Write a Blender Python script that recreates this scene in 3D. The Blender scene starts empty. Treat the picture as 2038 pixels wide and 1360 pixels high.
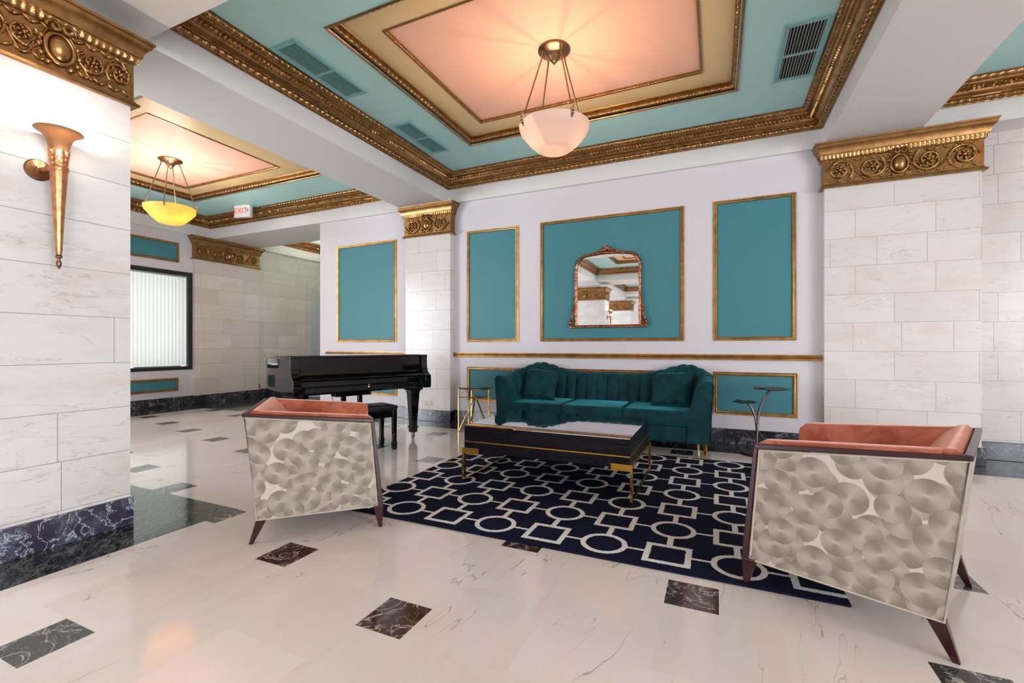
import bpy, bmesh, math, random
import numpy as np
from mathutils import Vector, Matrix
R = math.radians
random.seed(7)
S = bpy.context.scene
COL = S.collection

# ------------------------------------------------------------------ camera, world, light, exposure
cam_d = bpy.data.cameras.new('camera')
cam_d.sensor_width = 36.0
cam_d.lens = 905.0 / 2038.0 * 36.0
cam_d.shift_y = 8.0 / 2038.0
cam_d.clip_start = 0.05
cam = bpy.data.objects.new('camera', cam_d); COL.objects.link(cam)
cam.location = (0, 0, 1.10)
cam.rotation_euler = (R(90), 0, R(24.267))
S.camera = cam
vs = S.view_settings
vs.view_transform = 'Standard'; vs.look = 'None'; vs.gamma = 1.0; vs.use_curve_mapping = False
vs.exposure = 0.54
S.cycles.max_bounces = 8
S.cycles.diffuse_bounces = 5
S.cycles.glossy_bounces = 4
S.cycles.transmission_bounces = 6
S.cycles.sample_clamp_indirect = 6.0
S.cycles.caustics_reflective = False
S.cycles.caustics_refractive = False

wd = bpy.data.worlds.new('world'); S.world = wd; wd.use_nodes = True
wd.node_tree.nodes['Background'].inputs['Color'].default_value = (0.85, 0.92, 1.0, 1)
wd.node_tree.nodes['Background'].inputs['Strength'].default_value = 0.8

def area(name, loc, rot, sx, sy, power, color):
    l = bpy.data.lights.new(name, 'AREA'); l.shape = 'RECTANGLE'; l.size = sx; l.size_y = sy
    l.energy = power; l.color = color
    o = bpy.data.objects.new(name, l); COL.objects.link(o); o.location = loc; o.rotation_euler = rot
    return o
DAY = (0.88, 0.94, 1.0)
# fill lights added at unseen window openings behind the camera and on the right side of the lobby
for i, x in enumerate((-6.6, -1.25, 4.1)):
    area('added_light_rear', (x, -11.3, 1.75), (R(90), 0, R(180)), 3.2, 2.5, 420, DAY)
for y, pw in ((-6.0, 240), (-1.2, 260)):
    area('added_light_side', (7.75, y, 1.75), (R(90), 0, R(90)), 3.0, 2.5, pw, DAY)
for y, pw in ((-6.0, 260), (-0.9, 300)):
    area('added_light_left', (-9.25, y, 1.75), (R(90), 0, R(-90)), 3.0, 2.5, pw, DAY)  # added out of view to brighten the left bay
area('daylight_blind', (-9.35, 4.5, 1.55), (R(90), 0, R(-90)), 1.5, 1.7, 9, (1.0, 1.0, 0.96))

# ------------------------------------------------------------------ node helper
class NT:
    def __init__(s, name):
        m = bpy.data.materials.new(name); m.use_nodes = True
        s.m = m; s.t = m.node_tree; s.b = s.t.nodes['Principled BSDF']; s.out = s.t.nodes['Material Output']
    def n(s, typ, **kw):
        nd = s.t.nodes.new(typ)
        for k, v in kw.items(): setattr(nd, k, v)
        return nd
    def put(s, sock, v):
        if isinstance(v, X): s.t.links.new(v.s, sock)
        elif isinstance(v, bpy.types.NodeSocket): s.t.links.new(v, sock)
        elif isinstance(v, (tuple, list)):
            v = tuple(v)
            if len(sock.default_value) == 4 and len(v) == 3: v = v + (1.0,)
            sock.default_value = v
        else: sock.default_value = v
    def set(s, **kw):
        for k, v in kw.items(): s.put(s.b.inputs[k.replace('_', ' ')], v)
        return s.m
    def coord(s, kind='Object'):
        c = s.n('ShaderNodeTexCoord'); sp = s.n('ShaderNodeSeparateXYZ')
        s.t.links.new(c.outputs[kind], sp.inputs[0])
        return X(s, sp.outputs[0]), X(s, sp.outputs[1]), X(s, sp.outputs[2])
    def vec(s, x, y, z=0.0):
        c = s.n('ShaderNodeCombineXYZ')
        for i, v in enumerate((x, y, z)): s.put(c.inputs[i], v)
        return X(s, c.outputs[0])
    def noise(s, v, scale=5.0, detail=4.0, rough=0.55, dist=0.0, out='Fac'):
        n = s.n('ShaderNodeTexNoise'); s.put(n.inputs['Vector'], v)
        n.inputs['Scale'].default_value = scale; n.inputs['Detail'].default_value = detail
        n.inputs['Roughness'].default_value = rough; n.inputs['Distortion'].default_value = dist
        return X(s, n.outputs[out])
    def mix(s, f, a, b):
        n = s.n('ShaderNodeMix', data_type='RGBA')
        s.put(n.inputs[0], f); s.put(n.inputs[6], a); s.put(n.inputs[7], b)
        return X(s, n.outputs[2])
    def ramp(s, f, stops):
        n = s.n('ShaderNodeValToRGB'); s.put(n.inputs[0], f); e = n.color_ramp.elements
        while len(e) < len(stops): e.new(0.5)
        for i, (p, c) in enumerate(stops): e[i].position = p; e[i].color = tuple(c) + (1,) if len(c) == 3 else c
        return X(s, n.outputs[0])
    def bump(s, h, strength=0.3, dist=0.01):
        n = s.n('ShaderNodeBump'); s.put(n.inputs['Height'], h)
        n.inputs['Strength'].default_value = strength; n.inputs['Distance'].default_value = dist
        s.t.links.new(n.outputs[0], s.b.inputs['Normal'])
class X:
    def __init__(s, nt, sock): s.nt = nt; s.s = sock
    def op(s, o, *a):
        n = s.nt.n('ShaderNodeMath', operation=o)
        s.nt.put(n.inputs[0], s)
        for i, v in enumerate(a): s.nt.put(n.inputs[i + 1], v)
        return X(s.nt, n.outputs[0])
    def rop(s, o, a):
        n = s.nt.n('ShaderNodeMath', operation=o); s.nt.put(n.inputs[0], a); s.nt.put(n.inputs[1], s)
        return X(s.nt, n.outputs[0])
    def __add__(s, o): return s.op('ADD', o)
    __radd__ = __add__
    def __sub__(s, o): return s.op('SUBTRACT', o)
    def __rsub__(s, o): return s.rop('SUBTRACT', o)
    def __mul__(s, o): return s.op('MULTIPLY', o)
    __rmul__ = __mul__
    def __truediv__(s, o): return s.op('DIVIDE', o)
    def __lt__(s, o): return s.op('LESS_THAN', o)
    def __gt__(s, o): return s.op('GREATER_THAN', o)
    def abs(s): return s.op('ABSOLUTE')
    def rnd(s): return s.op('FLOOR') if False else (s + 0.5).op('FLOOR')
    def max(s, o): return s.op('MAXIMUM', o)
    def min(s, o): return s.op('MINIMUM', o)
    def sin(s): return s.op('SINE')
    def sm(s, a, b):
        n = s.nt.n('ShaderNodeMapRange', interpolation_type='SMOOTHSTEP')
        s.nt.put(n.inputs[0], s); n.inputs[1].default_value = a; n.inputs[2].default_value = b
        return X(s.nt, n.outputs[0])

def srgb(r, g, b):
    f = lambda c: (c / 255 / 12.92) if c / 255 <= 0.04045 else ((c / 255 + 0.055) / 1.055) ** 2.4
    return (f(r), f(g), f(b))
def plain(name, col, rough=0.5, metal=0.0, grain=0.0, **kw):
    t = NT(name)
    c = col
    if grain:
        x, y, z = t.coord(); n = t.noise(t.vec(x, y, z), 9, 3)
        c = t.mix(n, tuple(v * (1 - grain) for v in col), tuple(min(1, v * (1 + grain)) for v in col))
    t.set(Base_Color=c, Roughness=rough, Metallic=metal, **kw)
    return t.m

# ------------------------------------------------------------------ materials
WALL = plain('wall_paint', srgb(222, 217, 222), 0.6, grain=0.02)
WHITE = plain('trim_paint', srgb(232, 229, 226), 0.55, grain=0.015)
TEALW = plain('teal_wall_paint', srgb(64, 132, 143), 0.5, grain=0.05)
TEALC = plain('teal_ceiling_paint', srgb(184, 230, 228), 0.55, grain=0.05)
PINK = plain('pink_ceiling_paint', srgb(252, 198, 176), 0.55, grain=0.02)
BAND = plain('gold_band_paint', srgb(234, 204, 152), 0.42, grain=0.03)
def gilt(name, hi, lo, rough, scale=26):
    t = NT(name); x, y, z = t.coord(); n = t.noise(t.vec(x, y, z), scale, 5, 0.6)
    t.set(Base_Color=t.mix(n.sm(0.35, 0.62), lo, hi), Metallic=0.92, Roughness=rough)
    t.bump(n, 0.12, 0.003)
    return t.m
GILT = gilt('gilded_plaster', srgb(172, 132, 84), srgb(150, 110, 66), 0.30, 14)
FRAME = gilt('gilt_moulding', srgb(196, 154, 98), srgb(172, 130, 74), 0.34, 9)
COPPER = gilt('copper_gilt', srgb(190, 132, 96), srgb(112, 70, 46), 0.28, 40)
TORCH = gilt('antique_copper', srgb(222, 160, 116), srgb(186, 122, 82), 0.34, 24)
BRONZE = plain('aged_bronze', srgb(140, 112, 86), 0.3, 1.0, 0.15)
NICKEL = plain('dull_nickel', srgb(150, 140, 128), 0.28, 1.0, 0.1)
BRASS = plain('polished_brass', srgb(214, 172, 92), 0.16, 1.0, 0.05)
BRUSHED = plain('brushed_brass', srgb(196, 146, 56), 0.34, 1.0, 0.1)
STEEL = plain('dark_steel', srgb(120, 110, 104), 0.25, 1.0, 0.1)
BLACKMETAL = plain('black_metal', srgb(40, 34, 32), 0.4, 0.7, 0.2)
LACQUER = plain('black_lacquer', srgb(6, 6, 8), 0.05, 0)
BLACKWOOD = plain('black_frame_paint', srgb(34, 34, 36), 0.45)
MAHOG = plain('mahogany', srgb(54, 18, 24), 0.26, 0, 0.2)
PIPING = plain('cream_piping', srgb(196, 184, 166), 0.7)
IVORY = plain('ivory_plastic', srgb(222, 210, 192), 0.4)
DUCTSHADE = plain('duct_shade_paint', srgb(12, 16, 18), 0.9)
VENT = plain('teal_vent_enamel', srgb(134, 188, 188), 0.4)
VENTPALE = plain('pale_vent_enamel', srgb(196, 200, 196), 0.4)
SIGN = plain('sign_housing', srgb(238, 238, 232), 0.4)
RED = NT('exit_red'); RED.set(Base_Color=srgb(226, 70, 60), Roughness=0.4, Emission_Color=srgb(240, 60, 50), Emission_Strength=0.35); RED = RED.m
GREY = plain('sign_grey', srgb(150, 158, 170), 0.4)
MIRROR = plain('silvered_glass', (0.70, 0.70, 0.70), 0.01, 1.0)
TABLETOP = plain('smoked_mirror_glass', (0.62, 0.61, 0.64), 0.02, 1.0)
SMOKE = plain('smoked_glass', srgb(40, 46, 54), 0.05, 0, Coat_Weight=1.0)

def velvet(name, dark, lite, sheen, rough=0.75):
    t = NT(name); x, y, z = t.coord(); v = t.vec(x, y, z)
    n = t.noise(v, 5.0, 5, 0.6, 0.6)
    lw = t.n('ShaderNodeLayerWeight'); lw.inputs['Blend'].default_value = 0.35
    t.set(Base_Color=t.mix(n.sm(0.35, 0.7), dark, lite), Roughness=rough, Sheen_Weight=1.0, Sheen_Roughness=0.35, Sheen_Tint=sheen)
    t.b.inputs['Specular IOR Level'].default_value = 0.25
    t.bump(t.noise(v, 160, 2), 0.08, 0.002)
    return t.m
VTEAL = velvet('teal_velvet', srgb(3, 46, 52), srgb(8, 68, 74), srgb(60, 150, 160))
VCORAL = velvet('coral_velvet', srgb(160, 76, 54), srgb(206, 124, 100), srgb(250, 200, 182))

def disc_fabric():
    t = NT('fan_disc_fabric'); x, y, z = t.coord()
    u = x + y * 1.0
    col = srgb(200, 191, 178); hgt = None; sc = 5.6
    for k, (ox, oz, r) in enumerate(((.0, .0, .061), (.093, .041, .064), (.047, .127, .059), (.139, .171, .062), (.02, .083, .055))):
        vo = t.n('ShaderNodeTexVoronoi', voronoi_dimensions='2D', feature='F1')
        vo.inputs['Scale'].default_value = sc; vo.inputs['Randomness'].default_value = 0.42
        p, q = u + ox, z + oz
        t.put(vo.inputs['Vector'], t.vec(p, q, 0))
        sp = t.n('ShaderNodeSeparateXYZ'); t.t.links.new(vo.outputs['Position'], sp.inputs[0])
        dx = p - X(t, sp.outputs[0]); dz = q - X(t, sp.outputs[1])
        d = (dx * dx + dz * dz).op('SQRT')
        ang = dz.op('ARCTAN2', dx)
        ph = X(t, sp.outputs[0]) * 37.0 + X(t, sp.outputs[1]) * 53.0
        streak = (ang * 44.0).sin() * 0.5 + 0.5
        fan = (ang * 2.0 + ph).sin() * 0.5 + 0.5
        inside = 1.0 - d.sm(r - 0.0015, r + 0.0015)
        tone = (fan * 0.62 + streak * 0.22 + (d / r) * 0.25 - 0.05) * d.sm(0.0, 0.012)
        col = t.mix(inside, col, t.mix(tone, srgb(184, 173, 160), srgb(122, 110, 97)))
        h = streak * inside
        hgt = h if hgt is None else hgt * (1.0 - inside) + h
    t.set(Base_Color=col, Roughness=0.5, Sheen_Weight=0.15, Sheen_Roughness=0.4)
    t.bump(hgt, 0.12, 0.002)
    return t.m
DISC = disc_fabric()

def marble_blocks(name, row, phase, width, c1, c2, shift=0.0):
    t = NT(name); x, y, z = t.coord()
    u = x + y + shift; v = z - phase
    br = t.n('ShaderNodeTexBrick'); br.offset = 0.5; br.offset_frequency = 2; br.squash = 0.62; br.squash_frequency = 3
    t.put(br.inputs['Vector'], t.vec(u, v, 0)); br.inputs['Scale'].default_value = 1.0
    br.inputs['Brick Width'].default_value = width; br.inputs['Row Height'].default_value = row
    br.inputs['Mortar Size'].default_value = 0.0016; br.inputs['Mortar Smooth'].default_value = 0.0; br.inputs['Bias'].default_value = 0.0
    t.put(br.inputs['Color1'], c1); t.put(br.inputs['Color2'], c2); t.put(br.inputs['Mortar'], srgb(150, 138, 130))
    tint = X(t, br.outputs['Color'])
    w = t.noise(t.vec(u * 0.9, v * 4.6, tint.op('MULTIPLY', 5.0)), 1.6, 5, 0.56, 0.5)
    vein = 1.0 - (w - 0.5).abs().sm(0.0, 0.009)
    fade = t.noise(t.vec(u, v, 2.0), 2.2, 2).sm(0.30, 0.62)
    cloud = t.noise(t.vec(u * 1.3, v * 3.0, 5.0), 1.9, 5, 0.65)
    c = t.mix(cloud.sm(0.42, 0.72) * 0.45, tint, srgb(212, 196, 182))
    c = t.mix(vein * fade * 0.36, c, srgb(158, 142, 132))
    t.set(Base_Color=c, Roughness=0.2)
    t.b.inputs['Specular IOR Level'].default_value = 0.35
    return t.m
MARB = marble_blocks('cream_marble_blocks', 0.284, 1.043, 0.62, srgb(230, 225, 223), srgb(221, 215, 213), 0.32)
MARBC = marble_blocks('white_marble_blocks', 0.27, 0.998, 0.78, srgb(236, 235, 235), srgb(229, 227, 226), 0.1)
MARBF = marble_blocks('grey_marble_blocks', 0.284, 1.043, 0.85, srgb(232, 223, 215), srgb(218, 207, 199), 0.5)

def dark_marble(name, base, second, vein, vs_=3.0, amt=0.8, coord='Object'):
    t = NT(name); x, y, z = t.coord(coord); v = t.vec(x, y, z)
    w1 = t.noise(v, vs_, 7, 0.62, 1.4); w2 = t.noise(v, vs_ * 2.7, 6, 0.6, 0.9)
    m1 = 1.0 - (w1 - 0.5).abs().sm(0.0, 0.022); m2 = 1.0 - (w2 - 0.47).abs().sm(0.0, 0.03)
    big = t.noise(v, vs_ * 0.8, 3)
    c = t.mix(big.sm(0.4, 0.65), base, second)
    c = t.mix(m1 * amt, c, vein); c = t.mix(m2 * amt * 0.45 * big.sm(0.35, 0.6), c, vein)
    t.set(Base_Color=c, Roughness=0.12)
    return t.m
BASEB = dark_marble('black_veined_marble', srgb(30, 30, 40), srgb(48, 44, 52), srgb(150, 150, 160), 3.4, 0.7)
BASEV = dark_marble('purple_blue_marble', srgb(62, 56, 78), srgb(110, 122, 142), srgb(206, 214, 224), 7.0, 0.95)

# floor: polished pinkish tiles in a pinwheel with dark inlays, dark borders at walls and columns
BORDERS = [(-4.95, -2.925, 0.45, 2.03), (-4.95, -2.925, -4.41, -2.83), (-4.95, -2.925, -9.27, -7.69),
           (-5.95, 7.6, 5.15, 9.0), (-9.2, -8.22, -11.5, 9.5), (-9.2, -7.32, 5.05, 7.1), (-9.2, -5.5, 8.6, 9.5)]
def floor_mat():
    t = NT('polished_floor'); x, y, z = t.coord()
    A, B = 0.875, 0.215; px = x + 2.065; py = y - 1.70; D = A * A + B * B
    li = (px * A - py * B) / D; lj = (px * B + py * A) / D
    i = li.rnd(); j = lj.rnd()
    dx = px - i * A - j * B; dy = py + i * B - j * A
    inlay = dx.abs().max(dy.abs()) < (B / 2)
    # big tiles: shifted lattice cell
    qx = px - (B / 2 + A / 2); qy = py - (A / 2 - B / 2)
    bi = ((qx * A - qy * B) / D).rnd(); bj = ((qx * B + qy * A) / D).rnd()
    ex = qx - bi * A - bj * B; ey = qy + bi * B - bj * A
    for (test, gx, gy, hx_, hy_) in (('xp', 1, 0, A, -B), ('xn', -1, 0, -A, B), ('yp', 0, 1, B, A), ('yn', 0, -1, -B, -A)):
        src = ex if gx else ey
        mk = (src > A / 2) if gx + gy > 0 else (src < -A / 2)
        ex = ex - mk * hx_; ey = ey - mk * hy_; bi = bi + mk * gx; bj = bj + mk * gy
    h = A / 4
    sx = ex.op('SIGN'); sy = ey.op('SIGN')
    fx = (ex.abs() - h).abs(); fy = (ey.abs() - h).abs()
    joint = (fx.max(fy)) > (h - 0.0014)
    wn = t.n('ShaderNodeTexWhiteNoise', noise_dimensions='4D')
    t.put(wn.inputs['Vector'], t.vec(bi, bj, sx)); t.put(wn.inputs['W'], sy)
    rnd = X(t, wn.outputs['Value'])
    grain = t.noise(t.vec(x * 5.0, y * 1.1, rnd * 7.0), 1.6, 6, 0.6, 0.5)
    base = t.mix(rnd, srgb(234, 222, 216), srgb(226, 213, 206))
    base = t.mix(grain.sm(0.35, 0.75) * 0.5, base, srgb(236, 229, 226))
    cr = t.noise(t.vec(x * 1.9 - y * 0.35, y * 0.34, rnd * 3.0), 1.5, 5, 0.50, 0.25)
    crack = (1.0 - (cr - 0.5).abs().sm(0.0, 0.0030)) * t.noise(t.vec(x, y * 0.6, 9.0), 2.1, 2).sm(0.41, 0.56)
    base = t.mix(crack * 0.6, base, srgb(112, 98, 96))
    warm = ((x + 3.1) < 0.0) * 0.35
    base = t.mix(joint * 0.35, base, srgb(236, 226, 220))
    # dark stones
    v = t.vec(x, y, i * 1.7 + j * 3.1)
    w1 = t.noise(v, 5.0, 6, 0.6, 1.2); w2 = t.noise(v, 13.0, 5, 0.6, 0.6)
    vein = (1.0 - (w1 - 0.5).abs().sm(0.0, 0.02)).max((1.0 - (w2 - 0.5).abs().sm(0.0, 0.012)) * 0.5)
    wn2 = t.n('ShaderNodeTexWhiteNoise', noise_dimensions='2D'); t.put(wn2.inputs['Vector'], t.vec(i, j, 0))
    left = ((i * 1.0 + 0.0) < -0.5).max((j * 1.0 < -0.5) * ((i * 1.0) < 0.5)).max((i > 2.5) * 1.0).max((j > 1.5) * 1.0)
    stone = t.mix(left, srgb(62, 28, 26), srgb(58, 60, 56))
    stone = t.mix(vein * 0.75, stone, srgb(196, 190, 184))
    bm = None
    for (a, b, c, d) in BORDERS:
        k = (x > a) * (x < b) * (y > c) * (y < d)
        bm = k if bm is None else bm.max(k)
    vb = t.vec(x * 1.0, y * 1.0, 1.0)
    g1 = t.noise(t.vec(x * 2.0 - y * 2.0, x * 6.0 + y * 6.0, 0.0), 1.3, 7, 0.7, 0.8)
    gv = 1.0 - (g1 - 0.5).abs().sm(0.0, 0.03)
    bcol = t.mix(gv * 0.6, t.mix(t.noise(vb, 3.0, 4).sm(0.4, 0.7), srgb(28, 30, 29), srgb(50, 52, 48)), srgb(132, 138, 130))
    c = t.mix(inlay, base, stone); c = t.mix(bm, c, bcol)
    t.set(Base_Color=c, Roughness=0.07 + t.noise(t.vec(x, y, 0), 3.0, 3) * 0.06)
    t.b.inputs['Specular IOR Level'].default_value = 0.6
    return t.m
FLOOR = floor_mat()

def rug_mat():
    t = NT('navy_lattice_rug'); x, y, z = t.coord()
    v = t.vec(x, y, z)
    nz = t.noise(v, 70, 2, 0.5); nz2 = t.noise(t.vec(y, x, 3.0), 70, 2, 0.5)
    PX, PY = 0.332, 0.347
    ux = x + (nz - 0.5) * 0.012; uy = y + (nz2 - 0.5) * 0.012
    a = (ux + 0.235) / PX; b = (uy - 2.833) / PY
    i = a.rnd(); j = b.rnd()
    dx = (a - i) * PX; dy = (b - j) * PY
    par = (i + j + 40.0).op('MODULO', 2.0) > 0.5
    ax, ay = dx.abs(), dy.abs()
    r = (dx * dx + dy * dy).op('SQRT'); q = ax.max(ay)
    ring = (r - 0.112).abs() < 0.0145
    sq = (q - 0.101).abs() < 0.0155
    rout = (ay < 0.0095) * (ax > 0.110); rv = (ax < 0.0155) * (ay > 0.110) * (uy > 2.45)
    link = rout.max(rv)
    mask = par * sq + (1.0 - par) * ring
    mask = mask.max(link)
    c = t.mix(mask, t.mix(t.noise(v, 40, 3), srgb(14, 17, 36), srgb(24, 27, 50)), t.mix(t.noise(v, 90, 2), srgb(206, 200, 194), srgb(228, 224, 218)))
    t.set(Base_Color=c, Roughness=0.95)
    t.b.inputs['Specular IOR Level'].default_value = 0.1
    t.bump(mask * 0.5 + t.noise(v, 220, 2) * 0.6, 0.5, 0.006)
    return t.m
RUG = rug_mat()

def waved_wood():
    t = NT('waved_black_wood'); x, y, z = t.coord()
    w = t.noise(t.vec(x * 2.2, y * 2.2, z * 11.0), 1.6, 3, 0.5, 1.1)
    lines = ((w * 60.0).sin() * 0.5 + 0.5)
    t.set(Base_Color=t.mix(lines, srgb(14, 12, 18), srgb(26, 24, 32)), Roughness=0.3)
    t.b.inputs['Specular IOR Level'].default_value = 0.15
    t.bump(w.op('MULTIPLY', 4.0).sin(), 0.35, 0.012)
    return t.m
WAVED = waved_wood()

def glow_glass(name, tint, emis, strength, rough=0.35, solid=0.45):
    t = NT(name)
    tr = t.n('ShaderNodeBsdfTranslucent'); tr.inputs['Color'].default_value = tuple(c_ * 0.8 for c_ in tint) + (1,)
    mixn = t.n('ShaderNodeMixShader'); mixn.inputs[0].default_value = solid
    t.set(Base_Color=tint, Roughness=rough, Emission_Color=emis, Emission_Strength=strength)
    t.t.links.new(tr.outputs[0], mixn.inputs[1]); t.t.links.new(t.b.outputs[0], mixn.inputs[2])
    t.t.links.new(mixn.outputs[0], t.out.inputs[0])
    return t.m
BOWLW = glow_glass('frosted_bowl_glass', srgb(226, 214, 212), srgb(255, 205, 170), 0.04)
BOWLA = glow_glass('amber_bowl_glass', srgb(250, 204, 128), srgb(255, 196, 110), 0.12)
SCGLASS = glow_glass('amber_sconce_glass', srgb(150, 112, 78), srgb(255, 160, 60), 0.05, 0.3, 0.72)
def emit(name, col, s):
    t = NT(name); t.set(Base_Color=col, Emission_Color=col, Emission_Strength=s); return t.m
BULB = emit('lit_bulb', (1.0, 0.72, 0.42), 9.0)
BULBC = emit('lit_bulb_white', (1.0, 0.86, 0.66), 14.0)
def blind_mat():
    t = NT('blind_fabric')
    tr = t.n('ShaderNodeBsdfTranslucent'); tr.inputs['Color'].default_value = srgb(232, 234, 226) + (1,)
    mixn = t.n('ShaderNodeMixShader'); mixn.inputs[0].default_value = 0.55
    t.set(Base_Color=srgb(228, 234, 232), Roughness=0.7)
    t.t.links.new(tr.outputs[0], mixn.inputs[1]); t.t.links.new(t.b.outputs[0], mixn.inputs[2])
    t.t.links.new(mixn.outputs[0], t.out.inputs[0]); return t.m
BLIND = blind_mat()
def pane_mat():
    t = NT('window_glass'); g = t.n('ShaderNodeBsdfGlossy'); g.inputs['Roughness'].default_value = 0.02
    tr = t.n('ShaderNodeBsdfTransparent'); f = t.n('ShaderNodeFresnel'); f.inputs[0].default_value = 1.45
    m = t.n('ShaderNodeMixShader'); t.t.links.new(f.outputs[0], m.inputs[0])
    t.t.links.new(tr.outputs[0], m.inputs[1]); t.t.links.new(g.outputs[0], m.inputs[2])
    t.t.links.new(m.outputs[0], t.out.inputs[0]); return t.m
PANE = pane_mat()
DOORP = plain('lavender_door_paint', srgb(206, 206, 222), 0.5)

# ------------------------------------------------------------------ mesh helper
class MB:
    def __init__(s): s.v = []; s.f = []
    def add(s, vs_, fs):
        o = len(s.v); s.v.extend([tuple(p) for p in vs_]); s.f.extend([tuple(i + o for i in f) for f in fs])
    def box(s, x0, x1, y0, y1, z0, z1):
        s.add([(x0, y0, z0), (x1, y0, z0), (x1, y1, z0), (x0, y1, z0), (x0, y0, z1), (x1, y0, z1), (x1, y1, z1), (x0, y1, z1)],
              [(0, 3, 2, 1), (4, 5, 6, 7), (0, 1, 5, 4), (1, 2, 6, 5), (2, 3, 7, 6), (3, 0, 4, 7)])
    def hexa(s, bot, top):
        s.add(list(bot) + list(top), [(0, 3, 2, 1), (4, 5, 6, 7), (0, 1, 5, 4), (1, 2, 6, 5), (2, 3, 7, 6), (3, 0, 4, 7)])
    def prism(s, poly, axis, a, b):
        n = len(poly)
        def P(p, k): return (k, p[0], p[1]) if axis == 0 else (p[0], k, p[1]) if axis == 1 else (p[0], p[1], k)
        s.add([P(p, a) for p in poly] + [P(p, b) for p in poly],
              [tuple(range(n))[::-1], tuple(range(n, 2 * n))] + [(i, (i + 1) % n, (i + 1) % n + n, i + n) for i in range(n)])
    def grid(s, rows, closed_u=False, closed_v=False, caps=False):
        nr = len(rows); nc = len(rows[0]); o = len(s.v)
        for r in rows: s.v.extend([tuple(p) for p in r])
        for i in range(nr if closed_u else nr - 1):
            for j in range(nc if closed_v else nc - 1):
                a = o + i * nc + j; b = o + i * nc + (j + 1) % nc
                c = o + ((i + 1) % nr) * nc + (j + 1) % nc; d = o + ((i + 1) % nr) * nc + j
                s.f.append((a, b, c, d))
        if caps and not closed_u:
            s.f.append(tuple(o + j for j in range(nc))[::-1]); s.f.append(tuple(o + (nr - 1) * nc + j for j in range(nc)))
    def tube(s, pts, rad, n=8, closed=False, flat=1.0):
        pts = [Vector(p) for p in pts]; m = len(pts); rows = []
        rad = [rad] * m if not hasattr(rad, '__len__') else rad
        up = None
        for i, p in enumerate(pts):
            a = pts[i - 1] if (i > 0 or closed) else p; b = pts[(i + 1) % m] if (i < m - 1 or closed) else p
            t = (b - a).normalized()
            if up is None:
                up = Vector((0, 0, 1)) if abs(t.z) < 0.9 else Vector((1, 0, 0))
            side = t.cross(up).normalized(); up = side.cross(t).normalized()
            rows.append([p + (side * math.cos(2 * math.pi * k / n) + up * math.sin(2 * math.pi * k / n) * flat) * rad[i] for k in range(n)])
        s.grid(rows, closed, True, not closed)
    def lathe(s, prof, c=(0, 0, 0), n=32, mod=None):
        rows = []
        for i, (r, z) in enumerate(prof):
            rows.append([(c[0] + r * (1 + (mod(2 * math.pi * k / n, i) if mod else 0)) * math.cos(2 * math.pi * k / n),
                          c[1] + r * (1 + (mod(2 * math.pi * k / n, i) if mod else 0)) * math.sin(2 * math.pi * k / n), c[2] + z) for k in range(n)])
        s.grid(rows, False, True, True)
    def ell(s, c, r, n=12, m=8, rot=None):
        rows = []
        for i in range(m + 1):
            a = math.pi * i / m - math.pi / 2
            row = []
            for k in range(n):
                b = 2 * math.pi * k / n
                p = Vector((r[0] * math.cos(a) * math.cos(b) if 0 < i < m else 0.0001 * math.cos(b), r[1] * math.cos(a) * math.sin(b) if 0 < i < m else 0.0001 * math.sin(b), r[2] * math.sin(a)))
                if rot is not None: p = rot @ p
                row.append(p + Vector(c))
            rows.append(row)
        s.grid(rows, False, True, True)
    def rbox(s, x0, x1, y0, y1, z0, z1, r, n=4):
        # rounded box built from superellipsoid-like rounded corners
        cx, cy, cz = (x0 + x1) / 2, (y0 + y1) / 2, (z0 + z1) / 2
        hx, hy, hz = (x1 - x0) / 2 - r, (y1 - y0) / 2 - r, (z1 - z0) / 2 - r
        rows = []; K = 4 * (n + 1)
        for i in range(2 * (n + 1)):
            top = i >= n + 1
            a = -math.pi / 2 + (math.pi / 2) * ((i - (n + 1) * top) / n) + (math.pi / 2 if top else 0)
            row = []
            for q in range(4):
                for k in range(n + 1):
                    b = q * math.pi / 2 + (math.pi / 2) * k / n
                    sx = 1 if q in (0, 3) else -1; sy = 1 if q in (0, 1) else -1
                    ca = max(math.cos(a), 0.0)
                    row.append((cx + sx * hx + r * ca * math.cos(b), cy + sy * hy + r * ca * math.sin(b), cz + (hz if top else -hz) + r * math.sin(a)))
            rows.append(row)
        s.grid(rows, False, True, True)
    def build(s, name, mat, parent=None, smooth=False, loc=None, bevel=0.0):
        me = bpy.data.meshes.new(name); me.from_pydata(s.v, [], s.f)
        me.materials.append(mat)
        bm = bmesh.new(); bm.from_mesh(me); bmesh.ops.recalc_face_normals(bm, faces=bm.faces); bm.to_mesh(me); bm.free()
        if smooth:
            me.polygons.foreach_set('use_smooth', [True] * len(me.polygons))
            try: me.set_sharp_from_angle(angle=R(smooth if smooth is not True else 42))
            except Exception: pass
        me.update()
        o = bpy.data.objects.new(name, me); COL.objects.link(o)
        if parent: o.parent = parent
        if loc: o.location = loc
        if bevel:
            b = o.modifiers.new('bevel', 'BEVEL'); b.width = bevel; b.segments = 2; b.limit_method = 'ANGLE'; b.angle_limit = R(40)
        return o
def tag(o, label=None, cat=None, group=None, kind=None):
    if label: o['label'] = label
    if cat: o['category'] = cat
    if group: o['group'] = group
    if kind: o['kind'] = kind
    return o
def thing(name, label, cat, loc=(0, 0, 0), rz=0.0, group=None):
    o = bpy.data.objects.new(name, None); COL.objects.link(o); o.empty_display_size = 0.1
    o.location = loc; o.rotation_euler = (0, 0, rz)
    return tag(o, label, cat, group)
def struct(o, label, cat): return tag(o, label, cat, None, 'structure')
def copy_tree(o, parent=None):
    c = o.copy(); COL.objects.link(c)
    if parent: c.parent = parent
    for ch in list(o.children): copy_tree(ch, c)
    return c
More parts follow.
